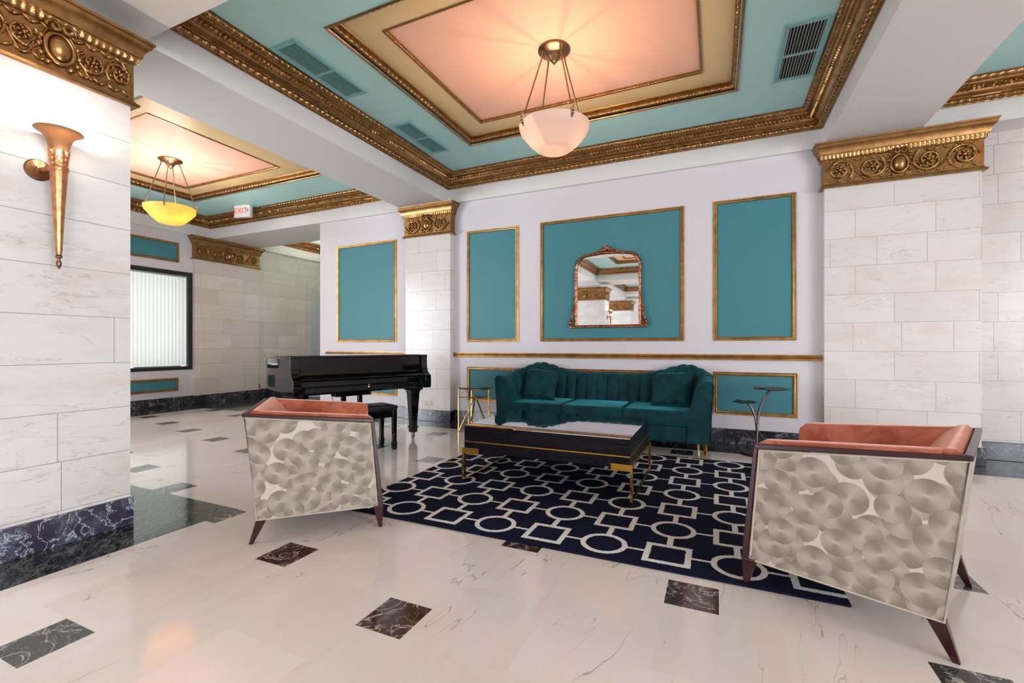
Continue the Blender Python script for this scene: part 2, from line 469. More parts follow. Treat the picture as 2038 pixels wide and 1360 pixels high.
def text(body, name, mat, parent, size, loc, rot, extrude=0.002):
    cu = bpy.data.curves.new(name, 'FONT'); cu.body = body; cu.size = size; cu.extrude = extrude
    cu.align_x = 'CENTER'; cu.align_y = 'CENTER'
    tmp = bpy.data.objects.new('tmp', cu); COL.objects.link(tmp)
    dg = bpy.context.evaluated_depsgraph_get(); me = bpy.data.meshes.new_from_object(tmp.evaluated_get(dg))
    bpy.data.objects.remove(tmp)
    me.materials.clear(); me.materials.append(mat)
    o = bpy.data.objects.new(name, me); COL.objects.link(o); o.parent = parent; o.location = loc; o.rotation_euler = rot
    return o

# moulding swept round a rectangle: prof = [(inset, z, amp, kind, pitch)], inset grows towards the middle
def wave(kind, s, p):
    f = (s / p) % 1.0
    if kind == 'egg': return np.abs(np.sin(np.pi * f)) ** 0.8
    if kind == 'dent': return (f < 0.55).astype(float)
    if kind == 'leaf': return 0.5 + 0.5 * np.sin(2 * np.pi * f) * np.abs(np.cos(np.pi * f * 2.0))
    if kind == 'rope': return np.abs(np.sin(np.pi * f)) ** 0.5
    return np.zeros_like(s)
def loop_sweep(mb, x0, x1, y0, y1, prof, step, edges=(0, 1, 2, 3)):
    pr = np.array([(p[0], p[1]) for p in prof]); tn = np.gradient(pr, axis=0)
    nr = np.stack([tn[:, 1], -tn[:, 0]], 1); nr /= np.linalg.norm(nr, axis=1)[:, None] + 1e-9
    cs = [((x0, y0), (1, 0), (0, 1), x1 - x0), ((x1, y0), (0, 1), (-1, 0), y1 - y0), ((x1, y1), (-1, 0), (0, -1), x1 - x0), ((x0, y1), (0, -1), (1, 0), y1 - y0)]
    for e in edges:
        (cx, cy), (ux, uy), (vx, vy), L = cs[e]
        n = max(2, int(L / step)); tt = np.linspace(0, 1, n + 1); rows = []
        for k, p in enumerate(prof):
            d = p[0]; s = d + (L - 2 * d) * tt
            a = p[2] * wave(p[3], s + (p[5] if len(p) > 5 else 0), p[4]) if p[2] else 0 * s
            dd = d + a * nr[k, 0]; zz = p[1] + a * nr[k, 1]
            rows.append(np.stack([cx + ux * s + vx * dd, cy + uy * s + vy * dd, zz], 1).tolist())
        mb.grid(rows)
# ------------------------------------------------------------------ the setting: floor, walls, beams
BZ = 3.15          # underside of the beams
CZ = 3.52          # coffer ceiling
f = MB(); f.box(-9.3, 8.1, -11.6, 9.6, -0.12, 0.0)
struct(f.build('floor', FLOOR), 'polished pinkish stone floor with small dark inlaid squares and dark borders', 'floor')

w = MB(); w.box(-5.95, 1.0, 5.66, 5.95, 0, 3.7)
struct(w.build('wall_back', WALL), 'pale lavender back wall behind the green sofa and the piano', 'wall')
w = MB(); w.box(-6.1, -5.95, 5.66, 9.4, 0, 3.7)
struct(w.build('wall_corridor', WALL), 'side wall of the passage behind the piano wall', 'wall')
w = MB(); w.box(1.0, 8.0, 5.9, 6.1, 0, 3.7)
struct(w.build('wall_marble', MARB), 'cream marble wall right of the wide pilaster', 'wall')
w = MB(); w.box(1.0, 2.205, 5.55, 5.9, 0, BZ)
struct(w.build('trim_1', MARB), 'wide cream marble pilaster at the right end of the back wall', 'pilaster')
w = MB(); w.box(-4.25, -3.47, 5.55, 5.66, 0, BZ)
struct(w.build('trim_2', MARB), 'narrow cream marble pilaster between piano and side table', 'pilaster')
w = MB(); w.box(-8.95, -8.88, 5.30, 6.60, 0, BZ)
struct(w.build('trim_3', MARBF), 'marble pilaster right of the black framed window', 'pilaster')
w = MB()
w.box(-9.2, -8.95, 5.30, 9.4, 0, 3.7)
struct(w.build('wall_left_marble', MARBF), 'grey cream marble wall beyond the window pilaster', 'wall')
w = MB()                       # plastered window wall with an opening for the window
WY0, WY1, WZ0, WZ1 = 3.70, 5.295, 0.655, 2.455

for a, c in ((-11.6, -7.5), (-4.5, -2.4), (0.6, WY0)): w.box(-9.2, -8.95, a, c, 0, 3.7)
for a, c in ((-7.5, -4.5), (-2.4, 0.6)): w.box(-9.2, -8.95, a, c, 0, 0.5); w.box(-9.2, -8.95, a, c, 3.0, 3.7)
w.box(-9.2, -8.95, WY0, WY1, 0, WZ0); w.box(-9.2, -8.95, WY0, WY1, WZ1, 3.7); w.box(-9.2, -8.95, WY1, 5.30, 0, 3.7)
struct(w.build('wall_left', WALL), 'pale plaster wall round the black framed window', 'wall')
w = MB(); w.box(-9.3, -5.95, 9.4, 9.6, 0, 3.7)
struct(w.build('wall_passage', WALL), 'plain wall closing the passage at the far left', 'wall')
# street sides with tall window openings
w = MB(); xs = [-9.3, -8.2, -5.0, -2.85, 0.35, 2.5, 5.7, 8.1]
for k in range(0, 8, 2): w.box(xs[k], xs[k + 1], -11.4, -11.2, 0, 3.7)
for k in (1, 3, 5): w.box(xs[k], xs[k + 1], -11.4, -11.2, 0, 0.5); w.box(xs[k], xs[k + 1], -11.4, -11.2, 3.0, 3.7)
struct(w.build('wall_rear', WALL), 'street wall behind the viewer with three tall windows', 'wall')
w = MB(); ys = [-11.4, -7.5, -4.5, -2.7, 0.3, 6.1]
for k in range(0, 6, 2): w.box(7.6, 7.8, ys[k], ys[k + 1], 0, 3.7)
for k in (1, 3): w.box(7.6, 7.8, ys[k], ys[k + 1], 0, 0.5); w.box(7.6, 7.8, ys[k], ys[k + 1], 3.0, 3.7)
struct(w.build('wall_right', WALL), 'side wall with two tall windows right of the viewer', 'wall')

# marble columns behind and beside the viewer
def column(name, y, label):
    c = MB(); c.box(-4.31, -3.54, y - 0.33, y + 0.33, 0, BZ); c.box(-4.55, -3.30, y - 0.34, y + 0.34, 0, 2.95)
    struct(c.build(name, MARBC), label, 'column')
column('trim_4', 1.25, 'near white marble column carrying the torch sconce')
column('trim_5', -3.61, 'white marble column behind the viewer, seen in the mirror')
column('trim_6', -8.47, 'last white marble column towards the street windows')

# beams and fascias
COFX = [(-8.90, -4.31), (-3.54, 1.0), (1.76, 6.30)]
COFY = [(1.77, 5.61), (-3.09, 0.75), (-7.95, -4.11)]
b = MB()
def beam(x0, x1, y0, y1): b.box(x0, x1, y0, y1, BZ, 3.75)
for a, c in ((-9.2, -8.90), (-4.31, -3.54), (1.0, 1.76), (6.30, 8.0)):
    beam(a, c, -11.4, 5.9 if a > -5 else 9.4)
for a, c in COFX:
    beam(a, c, 5.61, 5.95 if a > -5 else 6.55); beam(a, c, 0.75, 1.77); beam(a, c, -4.11, -3.09); beam(a, c, -11.4, -7.95)
beam(-6.25, -4.31, 6.55, 9.4); beam(-8.90, -6.25, 9.0, 9.4)
struct(b.build('ceiling', WHITE), 'white ceiling beams dividing the lobby ceiling into coffers', 'ceiling')

CORN = [(0.0, 3.345, 0, '', 1), (0.012, 3.345, 0, '', 1), (0.014, 3.353, 0, '', 1),
        (0.018, 3.356, .004, 'egg', .062), (0.030, 3.357, .016, 'egg', .062), (0.042, 3.365, .021, 'egg', .062), (0.050, 3.377, .017, 'egg', .062), (0.052, 3.386, .003, 'egg', .062),
        (0.058, 3.388, .007, 'rope', .024), (0.063, 3.393, .007, 'rope', .024), (0.066, 3.398, 0, '', 1),
        (0.074, 3.400, 0, '', 1), (0.090, 3.408, 0, '', 1), (0.102, 3.422, 0, '', 1), (0.106, 3.432, 0, '', 1),
        (0.112, 3.434, .015, 'dent', .036), (0.121, 3.445, .015, 'dent', .036), (0.126, 3.456, .015, 'dent', .036), (0.128, 3.462, 0, '', 1),
        (0.140, 3.464, 0, '', 1), (0.152, 3.474, 0, '', 1), (0.156, 3.482, 0, '', 1),
        (0.164, 3.482, .010, 'leaf', .06), (0.178, 3.487, .020, 'leaf', .06), (0.190, 3.497, .022, 'leaf', .06), (0.197, 3.509, .014, 'leaf', .06), (0.200, 3.516, .002, 'leaf', .06),
        (0.208, 3.521, 0, '', 1)]
RISE = [(-0.030, 3.519, 0, '', 1), (-0.028, 3.512, 0, '', 1), (-0.014, 3.510, 0, '', 1), (-0.006, 3.520, 0, '', 1), (-0.004, 3.530, 0, '', 1),
        (0.004, 3.534, .012, 'leaf', .056), (0.014, 3.546, .020, 'leaf', .056), (0.018, 3.560, .020, 'leaf', .056), (0.014, 3.574, .012, 'leaf', .056), (0.018, 3.586, 0, '', 1), (0.030, 3.592, 0, '', 1), (0.034, 3.601, 0, '', 1)]
THIN = [(-0.012, 3.599, 0, '', 1), (-0.012, 3.592, 0, '', 1), (-0.002, 3.592, .003, 'rope', .034), (0.004, 3.598, .006, 'rope', .034), (0.005, 3.606, .006, 'rope', .034), (0.008, 3.613, 0, '', 1), (0.010, 3.621, 0, '', 1)]
words = {(0, 0): 'left', (1, 0): 'main', (2, 0): 'right', (0, 1): 'near left', (1, 1): 'overhead', (2, 1): 'near right', (0, 2): 'rear left', (1, 2): 'rear middle', (2, 2): 'rear right'}
where = {(0, 0): 'above the passage on the left', (1, 0): 'above the sofa and rug', (2, 0): 'right of the wide white beam', (0, 1): 'over the near left bay', (1, 1): 'over the viewer',
         (2, 1): 'over the near right bay', (0, 2): 'over the rear left bay', (1, 2): 'over the rear middle bay', (2, 2): 'over the rear right bay'}
tn = 10
def coffer(x0, x1, y0, y1, tray, place, fine):
    global tn
    st = 0.0065 if fine == 2 else 0.012 if fine == 1 else 0.05
    p = MB()                                     # teal pan: ring round the tray
    if tray:
        a, c, d, e = tray
        for q in ((x0, a, y0, y1), (c, x1, y0, y1), (a, c, y0, d), (a, c, e, y1)): p.box(*q, CZ, CZ + 0.05)
    else: p.box(x0, x1, y0, y1, CZ, CZ + 0.05)
    struct(p.build('ceiling', TEALC), 'teal painted coffer ceiling ' + place, 'ceiling')
    m = MB(); loop_sweep(m, x0, x1, y0, y1, CORN, st)
    struct(m.build('trim_%d' % tn, GILT, smooth=50), 'gilded egg-and-dart cornice round the coffer ' + place, 'cornice'); tn += 1
    if tray:
        i = 0.285; j = 0.285 if x0 > -8 else 0.66
        m = MB()
        for q in ((a, a + i, d, e), (c - j, c, d, e), (a + i, c - j, d, d + i), (a + i, c - j, e - i, e)): m.box(*q, 3.60, 3.64)
        struct(m.build('ceiling', BAND), 'flat gold painted band of the ceiling tray ' + place, 'ceiling')
        m = MB(); m.box(a + i, c - j, d + i, e - i, 3.62, 3.66)
        struct(m.build('ceiling', PINK), 'pink painted centre field of the ceiling tray ' + place, 'ceiling')
        m = MB(); m.box(a - .001, a + .0, d, e, CZ, 3.64); m.box(c, c + .001, d, e, CZ, 3.64); m.box(a, c, d - .001, d, CZ, 3.64); m.box(a, c, e, e + .001, CZ, 3.64)
        loop_sweep(m, a, c, d, e, RISE, st)
        struct(m.build('trim_%d' % tn, GILT, smooth=50), 'gilded leaf moulding round the recessed ceiling tray ' + place, 'moulding'); tn += 1
        m = MB(); loop_sweep(m, a + i, c - j, d + i, e - i, THIN, st)
        struct(m.build('trim_%d' % tn, GILT, smooth=50), 'thin gilded bead moulding round the pink field ' + place, 'moulding'); tn += 1
for ix, (x0, x1) in enumerate(COFX):
    for iy, (y0, y1) in enumerate(COFY):
        cx = (x0 + x1) / 2; w_ = 1.425 if ix != 0 else 1.36
        yo = y0 - 1.77
        tray = (cx - w_, cx + w_, 2.59 + yo, 4.785 + yo) if ix != 0 else (-7.98, -4.93, 2.56 + yo, 4.745 + yo)
        fine = 2 if (ix, iy) == (1, 0) else 1 if iy == 0 else 0
        coffer(x0, x1, y0, y1, tray, where[(ix, iy)], fine)
coffer(-8.90, -6.25, 6.55, 9.0, None, 'over the far passage', 1)
# ------------------------------------------------------------------ skirting of dark marble
def skirt(name, boxes, mat, label):
    m = MB()
    for q in boxes: m.box(*q)
    struct(m.build(name, mat, bevel=0.004), label, 'baseboard')
skirt('baseboard_back', [(-5.95, -4.27, 5.635, 5.66, 0, .168), (-3.45, 1.0, 5.635, 5.66, 0, .168)], BASEB, 'black veined marble skirting along the back wall')
skirt('baseboard_pilaster', [(-4.27, -3.45, 5.525, 5.66, 0, .168)], BASEB, 'black veined marble base of the narrow pilaster')
skirt('baseboard_wide', [(0.98, 2.225, 5.525, 5.9, 0, .168)], BASEB, 'dark marble base of the wide pilaster behind the right armchair')
skirt('baseboard_right', [(2.225, 7.6, 5.87, 5.9, 0, .175)], BASEB, 'dark green-black marble skirting at the right edge')
skirt('baseboard_left', [(-8.95, -8.925, -11.2, 5.29, 0, .168), (-8.95, -8.855, 5.29, 6.62, 0, .168), (-8.95, -8.925, 6.62, 7.95, 0, .168)], BASEB, 'black marble skirting under the black framed window')
for nm, y, lb in (('baseboard_column', 1.25, 'blue and purple veined marble base of the near column'), ('baseboard_column_second', -3.61, 'veined marble base of the second column'), ('baseboard_column_last', -8.47, 'veined marble base of the last column')):
    skirt(nm, [(-4.562, -3.284, y - .352, y + .352, 0, .170)], BASEV, lb)

# chair rail
m = MB()
prof = [(5.661, .937), (5.640, .937), (5.632, .942), (5.632, .950), (5.640, .955), (5.642, .962), (5.636, .968), (5.628, .974), (5.626, .984), (5.630, .990), (5.640, .993), (5.640, 1.0), (5.661, 1.0)]
for a, c in ((-5.955, -4.27), (-3.47, 1.0)): m.prism(prof, 0, a, c)
struct(m.build('trim_7', FRAME), 'gilt chair rail moulding along the back wall above the sofa', 'chair rail')

# ------------------------------------------------------------------ teal wall panels with gilt frames
def panel(label, plane, a0, a1, z0, z1, axis='y'):
    t = thing('wall_panel', label, 'wall panel', ((a0 + a1) / 2, plane, z0) if axis == 'y' else (plane, (a0 + a1) / 2, z0), 0 if axis == 'y' else R(90), 'teal panels in gilt frames')
    w_ = (a1 - a0) / 2; h = z1 - z0
    fm = MB(); fm.box(-w_ + .02, w_ - .02, -0.004, 0.0, .02, h - .02); fm.build('painted_field', TEALW, t)
    fr = MB()
    sec = [(0, 0), (0, .010), (.006, .016), (.014, .014), (.018, .008), (.024, .010), (.030, .022), (.036, .020), (.042, .008), (.042, 0)]
    rows = []
    for (cx, cz, sx, sz) in ((-w_, 0, 1, 1), (w_, 0, -1, 1), (w_, h, -1, -1), (-w_, h, 1, -1)):
        rows.append([(cx + sx * i, -o, cz + sz * i) for i, o in sec])
    fr.grid(rows, True, False); fr.build('gilt_frame', FRAME, t, smooth=30)
    return t
YB = 5.66
panel('teal gilt-framed panel above the piano', YB, -5.715, -4.50, 1.155, 2.735)
panel('narrow teal gilt-framed panel between narrow pilaster and mirror panel', YB, -3.255, -2.45, 1.153, 2.728)
panel('widest teal panel, the one the mirror hangs on', YB, -2.135, -0.35, 1.153, 2.73)
panel('tall teal panel above the two-tier leaf table', YB, -0.04, 0.768, 1.155, 2.735)
panel('low teal panel half hidden behind the piano', YB, -5.715, -4.49, .32, .80)
panel('low teal panel behind the round brass side table', YB, -3.25, -2.445, .318, .795)
panel('low teal panel almost hidden behind the sofa', YB, -2.135, -0.35, .32, .80)
panel('low teal panel behind the two-tier leaf table', YB, -0.038, 0.78, .325, .803)
panel('small teal panel above the black framed window', -8.95, 3.95, 5.065, 2.61, 2.97, 'x')
panel('small teal panel below the black framed window', -8.95, 3.95, 5.055, .275, .515, 'x')

# ------------------------------------------------------------------ gilded capitals
def scroll(mb, cx, cz, r0, sgn, y, turns=1.25, start=-1.2, n=44, thick=.016):
    k_ = r0 / .11
    pts, rad = [], []
    for k in range(n + 1):
        t_ = k / n; a = start + sgn * turns * 2 * math.pi * t_; rr = r0 * (1 - .62 * t_)
        pts.append((cx + rr * math.cos(a), y - .006 - .012 * t_, cz + rr * math.sin(a))); rad.append(thick * k_ * (1.0 - .45 * t_))
    mb.tube(pts, rad, 7)
    mb.ell((cx, y - .018, cz), (r0 * .16, .02, r0 * .16), 10, 6)
    for k in range(6):                                  # open flower in the eye of the scroll
        a = k * math.pi / 3 + start
        q = Matrix.Rotation(-a, 3, 'Y')
        mb.ell((cx + r0 * .30 * math.cos(a), y - .012, cz + r0 * .30 * math.sin(a)), (r0 * .19, .016, r0 * .10), 8, 5, q)
    for k in range(9):                                  # acanthus leaflets curling off the stem
        th = sgn * (0.3 + k * .62); a = start + th
        rr = r0 * (1 - .62 * abs(th) / (turns * 2 * math.pi))
        q = Matrix.Rotation(-(a + sgn * 1.0), 3, 'Y')
        o = 1.03 if k % 2 else .80
        mb.ell((cx + rr * o * math.cos(a), y - .014, cz + rr * o * math.sin(a)), (r0 * .20, .013, r0 * .075), 8, 5, q)
def relief(width, z0, z1, nsc, y):
    """scrollwork (left and right of the centre) and cartouche on a face -width/2..width/2 in x, facing -y"""
    h = z1 - z0; cz = (z0 + z1) / 2; cw = h * .42; out = []
    span = width / 2 - cw * .85
    r = min(h * .47, span / nsc * .52)
    for sgn in (-1, 1):
        sc = MB(); cs = [sgn * (cw * .85 + span * (k + .5) / nsc) for k in range(nsc)]
        for k, cx in enumerate(cs):
            d = sgn * (1 if k % 2 == 0 else -1)
            scroll(sc, cx, cz, r, d, y, start=(math.pi if sgn > 0 else 0) + (.8 if k % 2 else -.8) * sgn)
        w0 = sgn * cw * .45; n_ = 40; pts = []
        for k in range(n_):                              # undulating vine tying the scrolls together
            t_ = k / (n_ - 1); x = w0 + (sgn * (width / 2 - .012) - w0) * t_
            pts.append((x, y - .005, cz + h * .43 * math.sin(math.pi * (t_ * (nsc + .35) - .35)) * (-1)))
        sc.tube(pts, .0095 * h / .25, 6)
        for k in range(nsc * 4):
            t_ = (k + .5) / (nsc * 4); x = w0 + (sgn * (width / 2 - .02) - w0) * t_
            for zz in (z0 + h * .09, z1 - h * .09):
                q = Matrix.Rotation((.6 if (k + (zz > cz)) % 2 else -.6), 3, 'Y')
                sc.ell((x, y - .005, zz), (.030 * h / .25, .011, .011 * h / .25), 8, 5, q)
        out.append(sc)
    ca = MB()
    ca.ell((0, y - .010, cz - .02 * h), (h * .22, .045, h * .31), 20, 12)
    ca.tube([(h * .275 * math.cos(a), y - .014, cz - .02 * h + h * .365 * math.sin(a)) for a in np.linspace(0, 2 * math.pi, 33)[:-1]], .012, 7, True)
    for sgn in (-1, 1):
        pts = []
        for k in range(22):
            t_ = k / 21; a = -.3 + t_ * 7.0; rr = h * .15 * (1 - .75 * t_)
            pts.append((sgn * (h * .13 + rr * math.cos(a)), y - .030 - .012 * t_, z1 - h * .05 + rr * math.sin(a)))
        ca.tube(pts, .011, 6)
        for k, (dx, dz) in enumerate(((.35, .14), (.39, -.08), (.35, -.28), (.22, -.44))):
            ca.ell((sgn * h * dx, y - .012, cz + h * dz), (h * .075, .018, h * .055), 8, 6)
    return out, ca
def capital(label, x0, x1, y0, y1, z0, z1, faces, nsc, group='gilded capitals', step=.008, clamp=None):
    t = thing('gilded_capital', label, 'capital', ((x0 + x1) / 2, (y0 + y1) / 2, z0), 0, group)
    ox, oy = t.location.x, t.location.y
    hx, hy = (x1 - x0) / 2, (y1 - y0) / 2; H = z1 - z0
    za, zb, zc = H * .075, H * .63, H * .74
    def fix(g):
        if clamp: g.v = [tuple(np.array(clamp(x + ox, y + oy)) - (ox, oy)) + (z,) for x, y, z in g.v]
        return g
    g = MB(); g.box(-hx - .012, hx + .012, -hy - .012, hy + .012, 0, H * .98); fix(g).build('frieze_block', GILT, t)
    P = lambda o, z, a=0, k='', p=1: (-o, z, a, k, p)
    g = MB(); loop_sweep(g, -hx, hx, -hy, hy, [P(.0, -.002), P(.030, -.002), P(.038, .008), P(.034, .018), P(.022, .022), P(.020, .030), P(.012, za + .004)], .2)
    fix(g).build('lower_fillet', GILT, t)
    g = MB(); loop_sweep(g, -hx, hx, -hy, hy, [P(.012, zb), P(.020, zb, .004, 'rope', .034), P(.032, zb + .01, .012, 'rope', .034), P(.038, (zb + zc) / 2, .014, 'rope', .034), P(.036, zc - .008, .008, 'rope', .034), P(.034, zc)], step)
    fix(g).build('leaf_band', COPPER if False else GILT, t, smooth=50)
    g = MB(); loop_sweep(g, -hx, hx, -hy, hy, [P(.034, zc), P(.044, zc + .002), P(.047, zc + .016), P(.054, zc + .04), P(.070, zc + .062), P(.080, zc + .068), P(.082, H - .018), P(.092, H - .016), P(.094, H), P(-.0, H)], .2)
    fix(g).build('crown_moulding', GILT, t, smooth=30)
    for face in faces:
        wd_ = (x1 - x0) if face in ('-y', '+y') else (y1 - y0)
        off = hy if face in ('-y', '+y') else hx
        sc, ca = relief(wd_, za + .01, zb, nsc, -off - .012)
        rz = {'-y': 0, '+x': R(90), '+y': R(180), '-x': R(-90)}[face]
        for q_ in sc:
            o = q_.build('scrollwork', GILT, t, smooth=60); o.rotation_euler = (0, 0, rz)
        o = ca.build('cartouche', GILT, t, smooth=60); o.rotation_euler = (0, 0, rz)
    return t
capital('gilded scroll capital on the wide pilaster at right', 1.0, 2.205, 5.55, 5.9, 2.70, BZ - .003, ['-y'], 2, clamp=lambda x, y: (x, min(y, 5.655 if x < 1.2 else 5.895)))
capital('small gilded capital on the narrow pilaster beside the piano', -4.25, -3.47, 5.55, 5.66, 2.70, BZ - .003, ['-y'], 1, clamp=lambda x, y: (x, min(y, 5.66)))
capital('darker gilded capital on the far pilaster right of the window', -8.95, -8.88, 5.30, 6.60, 2.72, BZ - .003, ['+x'], 2, clamp=lambda x, y: (max(x, -8.945), y))
capital('big gilded capital on the near column above the sconce', -4.55, -3.30, .91, 1.59, 2.575, 2.985, ['+x', '+y'], 2)
capital('gilded capital on the second column, seen in the mirror', -4.55, -3.30, -3.95, -3.27, 2.575, 2.985, ['+x', '+y'], 1, step=.02)
capital('gilded capital on the farthest column, small in the mirror', -4.55, -3.30, -8.81, -8.13, 2.575, 2.985, ['+x', '+y'], 1, step=.02)
# ------------------------------------------------------------------ window, arched doorway
t = bpy.data.objects.new('window_1', None); COL.objects.link(t); t.location = (-8.95, (WY0 + WY1) / 2, WZ0)
struct(t, 'window with thick black frame and closed pale vertical blinds', 'window')
hw = (WY1 - WY0) / 2; hh = WZ1 - WZ0; fw_ = .072
m = MB()
m.box(-.06, .012, -hw, -hw + fw_, 0, hh); m.box(-.06, .012, hw - fw_, hw, 0, hh); m.box(-.06, .012, -hw + fw_, hw - fw_, 0, .062); m.box(-.06, .012, -hw + fw_, hw - fw_, hh - .07, hh)
m.build('window_frame', BLACKWOOD, t, bevel=.003)
m = MB(); m.box(-.022, -.018, -hw + fw_, hw - fw_, .062, hh - .07); m.build('pane', PANE, t)
m = MB(); m.box(-.09, -.03, -hw + fw_, hw - fw_, hh - .10, hh - .072); m.build('blind_headrail', SIGN, t)
bl = MB(); ns = 24; sw = (2 * hw - 2 * fw_) / ns
for k in range(ns):
    y = -hw + fw_ + sw * (k + .5)
    bl.grid([[(-.075 + .006 * math.cos(s * 1.5) - .006 * s, y + s * sw * .56, z) for s in np.linspace(-1, 1, 5)] for z in (.085, hh - .10)])
bl.build('blind_slats', BLIND, t, smooth=True)
m = MB(); m.box(-.05, -.03, -.12, .62, .064, .078); m.build('blind_bottom_chain', BLACKWOOD, t)

t = bpy.data.objects.new('door_1', None); COL.objects.link(t); t.location = (-8.95, 8.42, 0)
struct(t, 'arched doorway with carved relief above a pale lavender door, far left', 'door')
ro, ri = .585, .40; zs = 2.25
m = MB()
arch = [(ro * math.cos(a), zs + ro * math.sin(a)) for a in np.linspace(0, math.pi, 25)]
path = [(ro, 0)] + arch + [(-ro, 0)]
m.tube([(.004, y, z) for y, z in path], .018, 8)
m.tube([(.004, y * .93, zs + (z - zs) * .93 if z > zs else z) for y, z in path], .008, 6)
m.build('arch_moulding', MARBF, t, smooth=True)
m = MB(); rows = [[(.006, y, max(z, 0)), (.006, (1 if y > 0 else -1) * ri if z <= zs + .001 else y * ri / ro, 0 if z <= 0 else (zs + (z - zs) * ri / ro))] for y, z in path]
m.grid(rows); m.build('arch_surround', MARBF, t)
m = MB(); rows = [[(.004, y, z), (.004, y, 2.20)] for y, z in [(ri * math.cos(a), zs + ri * math.sin(a)) for a in np.linspace(0, math.pi, 15)]]
m.grid(rows)
for sgn in (-1, 1):
    pts = [(.012, sgn * (.03 + .16 * tt * math.cos(1.6 * tt)), 2.30 + .22 * math.sin(2.2 * tt)) for tt in np.linspace(0, 1.3, 16)]
    m.tube(pts, .012, 6)
    for k in range(6): m.ell((.012, sgn * (.05 + .04 * k), 2.30 + .03 * ((k * 7) % 4)), (.012, .03, .02), 8, 5)
for k in range(5): m.ell((.014, 0, 2.27 + .06 * k), (.016, .04 - .005 * k, .03), 8, 5)
m.build('carved_tympanum', MARBF, t, smooth=True)
m = MB(); m.box(-.0, .014, -ri, ri, 2.13, 2.20); m.build('door_lintel', DOORP, t)
m = MB(); m.box(.0, .008, -ri, ri, 0, 2.13); m.build('door_leaf', DOORP, t)

# cable running down the corner of the far marble wall
m = MB(); m.tube([(-8.94, 6.63, z) for z in (.17, 1.0, 2.0, 2.7)], .006, 6); m.box(-8.95, -8.915, 6.61, 6.65, .19, .28)
tag(m.build('cable', BLACKMETAL), 'thin dark cable with small box down the far wall corner', 'cable')

# ------------------------------------------------------------------ ceiling vents
def vent(label, x0, x1, y0, y1, split, mat, louvre, slats_axis='y'):
    t = thing('ceiling_vent', label, 'vent', ((x0 + x1) / 2, (y0 + y1) / 2, CZ), 0, 'ceiling air vents')
    hx, hy = (x1 - x0) / 2, (y1 - y0) / 2; b_ = .036; sp = split - (y0 + y1) / 2
    m = MB()
    for q in ((-hx, -hx + b_, -hy, hy), (hx - b_, hx, -hy, hy), (-hx + b_, hx - b_, -hy, -hy + b_), (-hx + b_, hx - b_, hy - b_, hy), (-hx + b_, hx - b_, sp - .012, sp + .012)):
        m.box(*q, -.012, 0)
    m.box(-hx, -hx + .006, -hy, hy, -.02, -.012); m.box(hx - .006, hx, -hy, hy, -.02, -.012)
    m.build('frame', mat, t)
    m = MB(); n = 11
    for k in range(n):
        x = -hx + b_ + (2 * hx - 2 * b_) * (k + .5) / n
        for a, c in ((-hy + b_, sp - .012), (sp + .012, hy - b_)): m.box(x - .0018, x + .0018, a, c, -.009, -.001)
    m.build('louvres', louvre, t)
    m = MB(); m.box(-hx + b_, hx - b_, -hy + b_, hy - b_, -.0012, -.0004); m.build('duct_shade', DUCTSHADE, t)  # flat dark sheet painting in the shade behind the louvres
vent('teal vent in the ceiling nearest the near column, left row', -3.305, -3.03, 2.555, 3.383, 2.99, VENT, VENT)
vent('teal vent in the ceiling left row, nearest the back wall', -3.27, -3.005, 4.0, 4.803, 4.40, VENT, VENT)
vent('vent with dark gaps and pale slats at the right side of the main ceiling', .47, .78, 3.976, 4.797, 4.40, VENT, VENTPALE)

